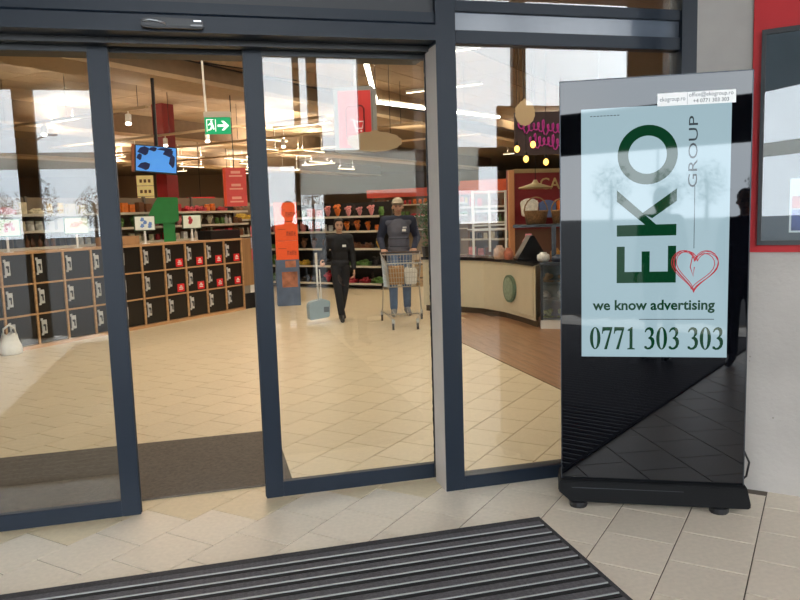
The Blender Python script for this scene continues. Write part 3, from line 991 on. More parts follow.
# hanging light box with red picture
M_LBG = mat('lightbox_grey', '#8b8a88', .5)
lb = thing('hanging_light_box', 'grey framed light box with red shopping advert hung from the ceiling', 'light box', (2.06, 10.05, 2.47), math.radians(-22))
MB().box(-.27, -.04, 0, .27, .32, .86).build('case', M_LBG, lb, bevel=.006)
fc = MB().box(-.20, -.045, .05, .245, -.039, .80).build('picture', mat('advert_red', '#c9302f', .4, emit=.25, ecol='#d8302c', var=.06), lb)
ph = MB().tube([(-.10, -.05, .18), (-.10, -.05, .56), (-.07, -.05, .6), (.12, -.05, .6), (.15, -.05, .56), (.15, -.05, .18), (.12, -.05, .14), (-.07, -.05, .14)], .012, 6, True)
ph.build('phone_outline', mat('advert_dark', '#7d1f22', .5), fc)
cr = MB().tube([(-.04, -.05, .42), (.0, -.05, .42), (.03, -.05, .3), (.12, -.05, .3), (.14, -.05, .39), (.01, -.05, .39)], .009, 6)
cr.ell((.045, -.05, .265), (.015, .008, .015), 8, 6).ell((.105, -.05, .265), (.015, .008, .015), 8, 6)
cr.build('cart_icon', mat('advert_white', '#f0d9d6', .5, emit=.3), fc)
MB().tube([(0, .14, .86), (0, .14, 2.13)], .015, 8).build('rod', M_LBG, lb)

def plaque(x, y, z, w_, h_, label, rz):
    pts = []
    for i in range(72):
        t = 2 * math.pi * i / 72
        q = 1 + .05 * abs(math.sin(t * 7)) + (.10 if 30 < i % 72 < 33 or i in (17, 18, 19) else 0)
        pts.append((w_ / 2 * q * math.cos(t), h_ / 2 * q * math.sin(t)))
    r = thing('hanging_plaque', label, 'sign', (x, y, z), rz)
    MB().prism(pts, 0, .03).build('board', mat('plaque_beige', '#b29a78', .6, var=.05), r)
    c = MB()
    for sgn in (-1, 1):
        c.tube([(sgn * w_ * .3, .015, h_ * .3), (sgn * w_ * .3, .015, 4.6 - z)], .004, 5)
    c.build('wires', M_BLACK, r)
plaque(2.22, 9.5, 2.545, .70, .25, 'beige scalloped cloud-shaped plaque hanging below the light box', 0)
plaque(4.34, 9.5, 2.92, .26, .33, 'small beige scalloped plaque hanging above the purple sign', math.radians(-15))

# ---------------------------------------------------------------- lamps
LEDM = mat('led_white', '#fff1d6', .4, emit=5, ecol='#fff0d0')
LEDB = mat('led_bright', '#fff6e6', .4, emit=14, ecol='#fff6e6')
def area(name, loc, sx, sy, power, col, parent=None, rotz=0, rotx=0):
    l = bpy.data.lights.new(name, 'AREA')
    l.shape = 'RECTANGLE'
    l.size, l.size_y = sx, sy
    l.energy = power
    l.color = col
    o = bpy.data.objects.new(name, l)
    COL.objects.link(o)
    o.parent = parent
    o.location = loc
    o.rotation_euler = (rotx, 0, rotz)
    return o
WARM = (1.0, .86, .68)
def strip_lamp(u_, v_, z, L, label, power=0, along='v', grp='linear lamps of the store ceiling'):
    r = thing('linear_lamp', label, 'lamp', uv(u_, v_, z), A45 if along == 'u' else -A45, grp)
    MB().box(-L / 2, -.04, .012, L / 2, .04, .07).build('housing', M_WHITE, r)
    MB().box(-L / 2 + .01, -.026, 0, L / 2 - .01, .026, .012).build('diffuser', LEDM, r)
    c = MB()
    for sgn in (-1, 1):
        c.tube([(sgn * L * .4, 0, .07), (sgn * L * .4, 0, 4.59 - z)], .006, 5)
    c.build('suspension', M_WHITE, r)
    if power:
        area('lamp_light', (0, 0, -.02), L, .05, power, WARM, r)
        if z < 4.2:
            area('added_uplight', (0, 0, .09), L, .05, power * 1.1, WARM, r, 0, math.pi)  # upward fill added to brighten the ceiling
    return r
PW = 72
for i, (u_, v_, p_) in enumerate(((4.9, 4.4, PW), (7.6, 1.0, PW), (5.5, 7.5, PW), (9.5, 3.0, PW), (9, 7.0, PW), (12.5, 6.5, PW), (7, 11, PW * .8), (12, 11, PW), (16, 8, PW), (13.5, 1.5, PW), (17, 13, PW), (12, 17, PW), (22, 18, PW * 1.6), (24, 8, PW * 1.6), (30, 22, PW * 2), (20, 25, PW * 2), (32, 12, PW * 2), (28, 30, PW * 2))):
    strip_lamp(u_, v_, 4.5 if math.hypot(u_, v_) < 18 else 4.15, 2.0, 'warm white linear lamp hung from the brown store ceiling', p_)
# far rows of short luminous strokes
for u_, v_ in ((17.5, 14.5), (19.5, 16.5), (21.5, 16), (22, 20), (24.5, 21.5), (26, 19), (26.5, 24), (29, 23), (20, 20.5), (18.5, 21), (29.5, 26), (31, 21), (23.5, 24)):
    strip_lamp(u_, v_, 3.9, 1.4, 'short distant linear lamp glowing under the far store ceiling', 55, 'u', 'distant linear lamps')

def track(u_, v0, v1, z, heads, label):
    r = thing('lamp_track', label, 'lamp track', uv(u_, (v0 + v1) / 2, z), -A45)
    L = v1 - v0
    MB().box(-L / 2, -.025, 0, L / 2, .025, .05).build('rail', mat('track_cream', '#cbb08c', .5), r)
    c = MB()
    for t in (-.45, .0, .45):
        c.tube([(L * t, 0, .05), (L * t, 0, 4.59 - z)], .006, 5)
    c.build('suspension', M_BLACK, r)
    area('added_track_fill', (0, 0, .07), L * .95, .03, 4.5 * L, WARM, r, 0, math.pi)  # added fill along the rail, aimed up to lift the dark ceiling
    for h in heads:
        x = (v0 + v1) / 2 - h
        s = MB().tube([(x, 0, -.07), (x + .05, -.05, -.23)], .055, 12).tube([(x, 0, .0), (x, 0, -.1)], .012, 6).build('spot', M_WHITE, r)
        MB().tube([(x + .0503, -.0503, -.231), (x + .053, -.053, -.24)], .05, 12).build('bulb', LEDB, s)
track(9.34, 10.56, 15, 3.6, (11.05, 13.5), 'cream lamp track with white spotlights nearest above the lockers')
track(12.57, 9.0, 18, 3.6, (13.65, 12.3), 'cream lamp track with spotlights behind the hanging monitor')
track(14.9, 8.0, 19, 3.6, (12.0,), 'third cream lamp track further into the store')
track(18.2, 8.0, 22, 3.6, (), 'thin cream lamp track deep in the store')
# bent LED line
ld = thing('angled_light_line', 'bright white angular light line under the ceiling behind the glass leaf', 'lamp', (0, 0, 0))
MB().tube([(1.2, 6.6, 3.605), (2.124, 9.508, 3.605), (3.077, 13.005, 3.605), (4.345, 13.80, 3.605), (6.2, 14.9, 3.605)], .035, 4).build('profile', M_WHITE, ld)
MB().tube([(1.2, 6.6, 3.585), (2.124, 9.508, 3.585), (3.077, 13.005, 3.585), (4.345, 13.80, 3.585), (6.2, 14.9, 3.585)], .034, 4).build('light_tube', LEDB, ld)
c = MB()
for p in ((1.7, 8.2), (3.05, 12.9), (5.2, 14.3)):
    c.tube([(p[0], p[1], 3.63), (p[0], p[1], 4.59)], .006, 5)
c.build('suspension', M_BLACK, ld)

# ---------------------------------------------------------------- shelving and goods
M_SHELF = mat('shelf_grey', '#6b655c', .5)
M_SHELFD = mat('shelf_dark', '#2c2824', .6)
PAL = {'red': '#b8323a', 'orange': '#e0782c', 'yellow': '#d9b23c', 'green': '#5a7d3a', 'cream': '#dccfae', 'pink': '#d98a86', 'blue': '#5a6f9e', 'brown': '#7a4e30', 'white': '#dfdcd2', 'dark': '#33302e', 'teal': '#8fb3a4'}
GM = {}
def goods_mesh(kind, col):
    if (kind, col) in GM:
        return GM[kind, col]
    m = mat('goods_' + col, PAL[col], .5, var=.25, scale=14, rnd=.15)
    mb = MB()
    if kind == 'carton':
        mb.box(-.07, -.05, 0, .07, .05, .19).box(-.055, -.053, .05, .055, -.05, .13)
    elif kind == 'bottle':
        mb.lathe([(.035, 0), (.04, .015), (.04, .115), (.016, .155), (.016, .195), (.02, .197), (.02, .215)], (0, 0, 0), 10)
    elif kind == 'jar':
        mb.lathe([(.05, 0), (.06, .01), (.06, .11), (.048, .13), (.055, .132), (.055, .16)], (0, 0, 0), 10)
    elif kind == 'pouch':
        mb.ell((0, 0, .10), (.075, .045, .10), 12, 8).box(-.06, -.006, .175, .06, .006, .215).box(-.05, -.03, 0, .05, .03, .03)
    elif kind == 'bouquet':
        rr = random.Random(col)
        for i in range(9):
            a, b, c_ = rr.uniform(-.07, .07), rr.uniform(-.05, .05), rr.uniform(.13, .23)
            mb.ell((a, b, c_), (.035, .035, .03), 7, 5)
        mb.lathe([(.02, 0), (.03, .02), (.07, .14), (.05, .16)], (0, 0, 0), 8)
    elif kind == 'tray':
        mb.box(-.12, -.1, 0, .12, .1, .03).box(-.12, -.1, .03, -.105, .1, .09).box(.105, -.1, .03, .12, .1, .09).box(-.105, -.1, .03, .105, -.088, .07)
        rr = random.Random(col)
        for i in range(12):
            mb.ell((rr.uniform(-.08, .08), rr.uniform(-.07, .07), .06 + rr.uniform(0, .05)), (.035, .035, .033), 7, 5)
    GM[kind, col] = mb.mesh(kind, m, kind not in ('carton',))
    return GM[kind, col]

def gondola(loc, rz, L, levels, depth, label, place, plan, seed, sp=.17, header=None, mt=None, visible=None):
    """plan: per level (kinds, colours) ; goods are things of their own"""
    r = thing('shelf_rack', label, 'shelf', loc, rz)
    mt = mt or M_SHELF
    H = levels[-1] + .30
    MB().box(-L / 2, depth - .03, 0, L / 2, depth, H).build('back_panel', M_SHELFD if mt == M_SHELFD else mat('rack_back', '#84735e', .7), r)
    n_ = max(2, int(L / 1.25) + 1)
    for i in range(n_):
        x = -L / 2 + L * i / (n_ - 1)
        MB().box(x - .02, depth - .07, 0, x + .02, depth + .01, H + .02).build('upright', mt, r)
    rr = random.Random(seed)
    for z, (kinds, cols) in zip(levels, plan):
        b = MB().box(-L / 2, 0, z - .03, L / 2, depth - .03, z).build('shelf_board', mt, r)
        MB().box(-L / 2, -.012, z - .035, L / 2, 0, z + .01).build('price_rail', mat('price_rail', '#d0c7b4', .5), b)
        if not kinds:
            continue
        x = -L / 2 + sp * .6
        run, k, c = 0, kinds[0], cols[0]
        while x < L / 2 - sp * .4:
            if run == 0:
                k, c, run = rr.choice(kinds), rr.choice(cols), rr.randint(1, 3)
            run -= 1
            hw = {'carton': .09, 'bottle': .05, 'jar': .07, 'pouch': .09, 'bouquet': .125, 'tray': .145}[k] * 1.08
            x += hw
            p = Matrix.Rotation(rz, 3, 'Z') @ Vector((x, depth * .35 + rr.uniform(-.03, .03), z)) + Vector(loc)
            pr = project(p)
            x += hw + .1 * (sp - .12) + rr.uniform(0, .02)
            if not pr or pr[0] < -15 or pr[0] > 566:
                continue
            if visible and not visible(p, pr):
                continue
            o = link(k, goods_mesh(k, c), None, p, rz + rr.uniform(-.12, .12))
            sc_ = rr.uniform(.8, 1.1)
            o.scale = (sc_, sc_, sc_ * rr.uniform(.92, 1.02))
            tag(o, '%s %s %s' % (c, {'carton': 'grocery carton', 'bottle': 'bottle', 'jar': 'jar', 'pouch': 'snack pouch', 'bouquet': 'wrapped flower bunch', 'tray': 'tray of produce'}[k], place),
                k, '%s %s goods %s' % (c, k, place))
    if header:
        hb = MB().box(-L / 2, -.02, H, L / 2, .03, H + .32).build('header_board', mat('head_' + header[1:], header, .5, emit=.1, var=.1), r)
    return r

above_lockers = lambda p, pr: not (90 < pr[0] < 104)
gondola(uv(8.5, 11.6), A45, 9, (.35, 1.22, 1.50, 1.78), .5, 'long grey shelf rack of groceries behind the lockers', 'on the rack behind the lockers',
        [((), ()), (('bottle', 'jar', 'carton'), ('brown', 'cream', 'dark', 'red', 'white')), (('bottle', 'jar', 'carton', 'bouquet'), ('green', 'white', 'pink', 'cream', 'brown', 'teal', 'dark')), (('carton', 'pouch', 'jar', 'tray'), ('red', 'orange', 'dark', 'yellow', 'pink', 'cream', 'brown'))], 3, .135, visible=above_lockers)
gondola(uv(14.7, 11.9), A45, 3.2, (.8, 1.22, 1.58), .5, 'shelf rack of bottles left of the tall red sign', 'on the bottle rack by the red sign',
        [((), ()), (('bottle',), ('white', 'teal', 'cream', 'green')), (('bottle', 'tray'), ('orange', 'cream', 'white', 'yellow'))], 5, .15)
gondola(uv(13.35, 10.05), -A45, 3.6, (.12, .5, .88, 1.26, 1.58), .5, 'dark shelf rack of flowers and produce behind the woman', 'on the rack behind the woman',
        [(('tray', 'bouquet'), ('yellow', 'red', 'green', 'dark')), (('bouquet', 'tray'), ('yellow', 'green', 'orange', 'dark')), (('bouquet', 'pouch', 'tray'), ('yellow', 'orange', 'green', 'cream', 'brown')), (('carton', 'pouch', 'jar', 'bouquet'), ('pink', 'cream', 'dark', 'white', 'orange')), (('carton', 'pouch', 'bouquet', 'bottle'), ('red', 'orange', 'pink', 'green', 'brown'))], 9, .165, mt=M_SHELFD)
gondola(uv(16.2, 5.4), -A45, 4.6, (.15, .55, .95, 1.35, 1.72), .5, 'wide brown shelf rack of packed goods behind the man with the trolley', 'on the brown rack behind the trolley',
        [(('tray', 'carton'), ('brown', 'cream', 'white')), (('carton', 'jar'), ('brown', 'cream', 'white', 'pink')), (('carton', 'jar', 'pouch'), ('brown', 'cream', 'dark', 'green')), (('carton', 'bottle'), ('brown', 'green', 'orange', 'yellow')), (('carton', 'pouch'), ('red', 'orange', 'yellow', 'brown'))], 12, .2, header='#c2532f', mt=mat('shelf_brown', '#7a5a3c', .6))
gondola(uv(18.5, 17.5), A45, 12, (1.0, 1.45, 1.85), .5, 'distant rack of red and beige goods far behind the lockers', 'on the distant rack far behind',
        [((), ()), (('carton', 'tray'), ('red', 'cream', 'brown', 'dark')), (('carton', 'pouch'), ('red', 'orange', 'cream', 'dark', 'brown'))], 15, .26)
gondola(uv(25, 9), -A45, 14, (1.0, 1.5, 1.95), .5, 'distant rack of mixed goods deep in the store', 'on the rack deep in the store',
        [((), ()), (('carton', 'tray'), ('red', 'cream', 'green', 'dark')), (('carton', 'pouch'), ('red', 'orange', 'cream', 'yellow', 'brown'))], 17, .3, header='#b5402c')

# plant and crates near the door post
def leaf_cloud(n_, c, r, seed, size):
    rr = random.Random(seed)
    mb = MB()
    for i in range(n_):
        d = Vector((rr.gauss(0, 1), rr.gauss(0, 1), rr.gauss(0, 1))).normalized() * rr.random() ** .4
        p = Vector((c[0] + d.x * r[0], c[1] + d.y * r[1], c[2] + d.z * r[2]))
        a = Vector((rr.uniform(-1, 1), rr.uniform(-1, 1), rr.uniform(-.3, 1))).normalized()
        b = a.cross(Vector((rr.uniform(-1, 1), rr.uniform(-1, 1), rr.uniform(-1, 1)))).normalized()
        s_ = size * rr.uniform(.6, 1.3)
        mb.add([p, p + a * s_ + b * s_ * .35, p + a * s_ * 2, p + a * s_ - b * s_ * .35], [(0, 1, 2, 3)])
    return mb
pl_ = thing('potted_tree', 'tall leafy green plant on crates beside the door post', 'plant', (4.78, 15.6, .60))
MB().lathe([(.13, 0), (.17, .26), (.18, .27), (.16, .27)], (0, 0, 0), 14).build('pot', M_SHELFD, pl_, smooth=True)
MB().tube([(0, 0, .26), (.02, 0, .6), (-.01, .02, .95)], .018, 6).build('stem', wood('stem_wood', '#5a4028', '#6e5236', 2), pl_)
fo = leaf_cloud(380, (0, 0, .75), (.24, .24, .55), 4, .06).build('foliage', mat('leaf_green', '#3f5a2a', .6, var=.35, scale=5), pl_)
fo['kind'] = 'stuff'
def crate(loc, label, rz=0):
    r = thing('wooden_crate', label, 'crate', loc, rz, 'wooden crates under the plant')
    m = wood('crate_wood', '#a8875c', '#c8a878', 0, 5)
    for z in (.02, .115, .21):
        MB().box(-.28, -.2, z, .28, -.185, z + .065).build('slat', m, r)
        MB().box(-.28, .185, z, .28, .2, z + .065).build('slat', m, r)
        MB().box(-.28, -.185, z, -.265, .185, z + .065).build('slat', m, r)
        MB().box(.265, -.185, z, .28, .185, z + .065).build('slat', m, r)
    MB().box(-.265, -.185, 0, .265, .185, .02).build('bottom', m, r)
    mb = MB()
    rr = random.Random(label)
    for i in range(26):
        mb.ell((rr.uniform(-.23, .23), rr.uniform(-.15, .15), .07 + rr.uniform(0, .13)), (.04, .04, .04), 7, 5)
    mb.build('contents', mat('crate_goods', '#3a332a', .6, var=.4), r)
crate((4.78, 15.6, 0), 'lower wooden slatted crate under the potted plant')
crate((4.78, 15.6, .295), 'upper wooden slatted crate under the potted plant')

# ---------------------------------------------------------------- kiosk
M_CREAM = mat('kiosk_cream', '#d8ccb0', .5, var=.03)
M_TOP = mat('kiosk_black_top', '#17161a', .25)
kc = thing('kiosk_counter', 'cream panelled kiosk counter with round green emblem and dark worktop', 'counter', (4.27, 9.08, 0))
plan_ = [(0, 0), (.0, .55), (-.02, 1.05), (-.14, 1.55), (-.40, 2.0), (-.85, 2.45), (-.5, 2.8), (.15, 2.2), (.45, 1.5), (.32, .50)]
MB().prism(plan_, .10, .845, 'z').build('body', M_CREAM, kc)
MB().prism([(x + (.05 if i < 6 else -.03), y + .02) for i, (x, y) in enumerate(plan_)], 0, .10, 'z').build('plinth', mat('plinth_dark', '#5a4a3a', .6), kc)
MB().prism([(x + (-.03 if i < 6 else .02), y) for i, (x, y) in enumerate(plan_)], .845, .89, 'z').build('worktop', M_TOP, kc)
mo = MB()
for a in ((.06, .14, .94, .155), (.06, .795, .94, .81), (.06, .155, .075, .795), (.925, .155, .94, .795)):
    mo.box(-.012, a[0], a[1], .002, a[2], a[3])
mo.build('panel_moulding', M_CREAM, kc)
eb = MB()
eb.prism([(.82 + .2 * math.cos(2 * math.pi * i / 32), .47 + .2 * math.sin(2 * math.pi * i / 32)) for i in range(32)], -.045, .0, 'x')
em_ = eb.build('emblem', mat('emblem_green', '#5f7560', .5, var=.15, scale=20), kc)
MB().prism([(.82 + .165 * math.cos(2 * math.pi * i / 32), .47 + .165 * math.sin(2 * math.pi * i / 32)) for i in range(32)], -.052, -.045, 'x').build('emblem_disc', mat('emblem_pale', '#8fa08a', .5, var=.25, scale=24), em_)

ga = math.atan2(-.149, .266)
gc = thing('glass_display_case', 'glazed pastry display case with black posts at the kiosk corner', 'display case', (4.30, 8.99, 0), ga)
GL = 1.6
MB().box(0, 0, 0, GL, .6, .12).build('plinth', M_WHITE, gc)
MB().box(0, .5, .12, GL, .6, .85).build('back', mat('case_back', '#7c8084', .5), gc)
MB().box(-.01, -.02, .86, GL, .62, .905).build('top', M_TOP, gc)
for x in (0, .8, GL - .04):
    MB().box(x, .0, .12, x + .035, .035, .86).build('post', M_BLACK, gc)
MB().box(.03, .01, .12, GL, .016, .86).build('glass_front', M_GLASS, gc)
cs = random.Random(5)
for z in (.13, .38, .62):
    MB().box(.04, .06, z - .01, GL - .04, .5, z).build('shelf', mat('case_shelf', '#9aa0a4', .3), gc)
for z, col, nm in ((.13, '#c9cf9a', 'pale green'), (.38, '#b9b3ac', 'grey white'), (.62, '#c8a684', 'golden brown')):
    for i in range(6):
        p = Matrix.Rotation(ga, 3, 'Z') @ Vector((.12 + i * .19, .2, z)) + Vector((4.29, 9.03, 0))
        mb = MB().lathe([(.07, 0), (.085, .012), (.075, .012)], (0, 0, 0), 12)
        for k in range(5):
            mb.ell((cs.uniform(-.04, .04), cs.uniform(-.04, .04), .04 + k * .012), (.04, .035, .03), 8, 6)
        o = mb.build('pastry_plate', mat('pastry_' + col[1:], col, .5, var=.3, scale=20), None, smooth=True, loc=p)
        tag(o, 'small plate of %s pastries inside the glass display case' % nm, 'pastry', '%s pastry plates in the display case' % nm)
# upper shelf on black posts
us = thing('kiosk_shelf', 'black overhead shelf on slim black posts above the kiosk counter', 'shelf', (4.29, 9.03, 0), ga)
MB().box(-.35, .22, 1.36, 1.5, .55, 1.40).build('board', M_TOP, us)
for x in (.165, 1.3):
    MB().box(x, .22, .905, x + .06, .29, 1.36).build('post', M_TOP, us)
def kpos(x, y, z):
    return Matrix.Rotation(ga, 3, 'Z') @ Vector((x, y, z)) + Vector((4.29, 9.03, 0))
M_WICK = mat('wicker', '#8a6a48', .8, var=.45, scale=45, bump=.8, bscale=60)
for i, (x, w_, lab) in enumerate(((.0, .24, 'large wicker basket at the left end of the kiosk shelf'), (.34, .2, 'wicker basket in the middle of the kiosk shelf'), (.62, .14, 'small dark wicker basket at the right on the kiosk shelf'))):
    r = thing('wicker_basket', lab, 'basket', kpos(x - .05, .38, 1.40), ga, 'wicker baskets')
    MB().lathe([(w_ * .55, 0), (w_ * .68, .17), (w_ * .72, .19), (w_ * .66, .19), (w_ * .5, .03)], (0, 0, 0), 14).build('body', M_WICK, r, smooth=True)
    MB().tube([(w_ * .66 * math.cos(t * math.pi / 8), 0, .18 + w_ * .8 * math.sin(t * math.pi / 8)) for t in range(9)], .01, 6).build('handle', M_WICK, r, smooth=True)
# things on the counter
pt = thing('payment_terminal', 'black slanted cash register screen standing on the kiosk counter', 'cash register', (4.50, 9.76, .891), math.radians(-12))
MB().prism([(-.20, .02), (.12, .02), (.21, .06), (.04, .345), (-.01, .345)], -.14, .14).build('screen', M_BLACK, pt)
MB().box(-.2, -.15, 0, .22, .15, .02).build('base', M_TOP, pt)
def jarlet(loc, col, label, cat, h, r0):
    o = MB().lathe([(r0 * .8, 0), (r0, h * .2), (r0, h * .7), (r0 * .5, h * .9), (r0 * .55, h)], (0, 0, 0), 12).build(cat.replace(' ', '_'), mat('item_' + col[1:], col, .4, var=.3, scale=18), None, smooth=True, loc=loc)
    tag(o, label, cat)
jarlet((4.40, 9.10, .906), '#d8d6d0', 'small white bowl in front of the cash register', 'bowl', .12, .085)
jarlet((4.55, 8.95, .906), '#2c3a52', 'dark blue cup on the kiosk counter', 'cup', .09, .09)
jarlet((4.68, 9.30, .906), '#c98a3c', 'orange honey jar behind the dark blue cup', 'jar', .16, .07)
jarlet((4.20, 10.15, .891), '#c2a088', 'beige jar left of the cash register', 'jar', .20, .09)
jarlet((4.26, 9.95, .891), '#b86a50', 'reddish jar left of the cash register', 'jar', .17, .07)
jarlet((4.60, 10.0, .891), '#c86a7a', 'pink tall container beside the black shelf post', 'container', .36, .09)
# red shop fascia with lettering
rf = thing('shop_fascia', 'dark red shop front board with gold lettering behind the kiosk', 'shop sign', (6.1, 14.2, 0), 0)
MB().box(0, 0, 1.2, 4.2, .12, 2.42).build('board', mat('fascia_red', '#7d1f24', .5), rf)
MB().box(-.02, -.06, 0, .10, .0, 2.42).build('post', mat('fascia_post', '#c98d62', .5), rf)
MB().box(.1, -.04, 2.36, 4.2, .0, 2.44).build('cornice', mat('fascia_trim', '#9a8560', .5), rf)
link('lettering', text_mesh('CASE', .34, mat('gold_letter', '#b9a06e', .5), .01), rf, (1.08, -.012, 2.12))
MB().box(.1, .02, 0, 4.2, .1, 1.2).build('front_panel', mat('fascia_low', '#6a4a3a', .6), rf)
for i, (x, zc, col, nm) in enumerate(((6.42, 1.62, 'white', 'white'), (6.82, 1.58, 'blue', 'blue'), (7.22, 1.6, 'orange', 'orange'), (7.62, 1.6, 'dark', 'dark'))):
    mb = MB().prism([(-.16, 0), (.16, 0), (.19, .3), (.06, .36), (-.06, .36), (-.19, .3)], -.05, .05)
    o = mb.build('hanging_bag', mat('goods_' + col, PAL[col], .5), None, loc=(x, 13.9, zc - .15), bevel=.02)
    tag(o, '%s fabric bag hanging at the red shop front' % nm, 'bag', 'bags at the red shop front')
dp = thing('dish_pendant', 'flat beige dish pendant lamp in front of the red shop front', 'lamp', (5.85, 12.4, 1.98))
MB().lathe([(.30, 0), (.31, .02), (.06, .10), (.03, .16)], (0, 0, 0), 20).build('shade', mat('pendant_beige', '#b09a70', .5), dp, smooth=True)
MB().tube([(0, 0, .16), (0, 0, 2.6)], .006, 5).build('cord', M_BLACK, dp)
# filament bulbs
MB_BULB = mat('filament_glow', '#ffc46a', .3, emit=4, ecol='#ffbc5a')
for i, (x, z, lab) in enumerate(((4.656, 2.522, 'glowing filament bulb, leftmost of the four'), (4.92, 2.588, 'glowing filament bulb, highest of the four'), (4.802, 2.371, 'glowing filament bulb, second lowest of the four'), (5.134, 2.322, 'glowing filament bulb, rightmost and lowest of the four'))):
    r = thing('pendant_bulb', lab, 'lamp', (x, 10.5, z), 0, 'filament bulbs of the kiosk')
    MB().ell((0, 0, 0), (.040, .040, .052), 12, 8).build('bulb', MB_BULB, r, smooth=True)
    MB().lathe([(.02, .05), (.024, .06), (.024, .11), (.01, .12)], (0, 0, 0), 10).build('socket', M_BLACK, r)
    MB().tube([(0, 0, .12), (0, 0, 4.58 - z)], .005, 5).build('cord', M_BLACK, r)
# purple cursive sign
ps = thing('purple_sign', 'purple cursive lettering sign above the kiosk', 'sign', (4.9, 11, 2.72), math.radians(-15))
MB().box(-.05, .05, -.25, 1.5, .09, .42).build('backboard', mat('sign_back', '#3a2a2e', .6), ps)
ns = MB()
for row, (zz, x0, x1, nl) in enumerate(((.22, 0, 1.15, 15), (-.02, .18, 1.4, 17))):
    pts = []
    for i in range(nl * 9):
        t = i / 9 * 2 * math.pi
        h_ = .075 * (1.6 if (i // 9) % 4 == 1 else (.7 if (i // 9) % 3 == 0 else 1))
        q = i / (nl * 9)
        pts.append((x0 + q * (x1 - x0) + .03 * math.cos(t), .02, zz - .12 * q + h_ * math.sin(t)))
    ns.tube(pts, .011, 5)
ns.build('neon_script', mat('neon_purple', '#8a1f60', .4, emit=.45, ecol='#b02a80'), ps, smooth=True)
MB().tube([(.1, .07, .42), (.1, .07, 1.85)], .008, 5).tube([(1.3, .07, .42), (1.3, .07, 1.85)], .008, 5).build('hangers', M_BLACK, ps)
# white wire rack
wr_ = thing('white_display_rack', 'white metal grid rack left of the hanging bags', 'rack', (4.75, 11.9, 0), 0)
g = MB()
for x in (-.3, 0, .3):
    g.box(x - .016, -.016, .9 if x == 0 else 0, x + .016, .016, 1.95)
for z in (1.28, 1.36, 1.6, 1.93):
    g.box(-.3, -.014, z - .014, .3, .014, z + .014)
g.build('grid', M_WHITE, wr_)
g = MB().box(-.3, .016, 1.28, .3, .3, 1.30).box(-.3, .016, 0, -.27, .3, .03).box(.27, .016, 0, .3, .3, .03)
g.build('feet_and_tray', M_WHITE, wr_)

# ---------------------------------------------------------------- people
M_SKIN = mat('skin', '#c79a80', .55, var=.05)
def V3(*a): return Vector(a)
def hand(mb, wrist, d, side, palm_n, curl, k=1.0):
    """palm and five bent fingers: d = forearm direction, side = towards the thumb, palm_n = out of the palm"""
    d, side, palm_n = d.normalized(), side.normalized(), palm_n.normalized()
    for i in range(4):
        off = side * (.027 - i * .018) * k
        knuckle = wrist + d * (.085 - .004 * abs(i - 1)) * k + off
        mb.caps(wrist + off * .6, .015 * k, knuckle, .0125 * k, 8)
        L = (.042, .047, .044, .034)[i] * k
        p, ang = knuckle, 0
        for s_, r_ in ((1, .0105), (.7, .0095), (.55, .0085)):
            ang += curl
            q = p + (d * math.cos(ang) + palm_n * math.sin(ang)) * L * s_
            mb.caps(p, r_ * k, q, (r_ - .001) * k, 8)
            p = q
    t0 = wrist + d * .025 * k + side * .025 * k
    t1 = t0 + (d * .6 + side * .7 + palm_n * .3).normalized() * .04 * k
    t2 = t1 + (d * .75 + side * .1 + palm_n * (.5 + curl * .3)).normalized() * .035 * k
    mb.caps(t0, .016 * k, t1, .0125 * k, 8)
    mb.caps(t1, .0125 * k, t2, .010 * k, 8)

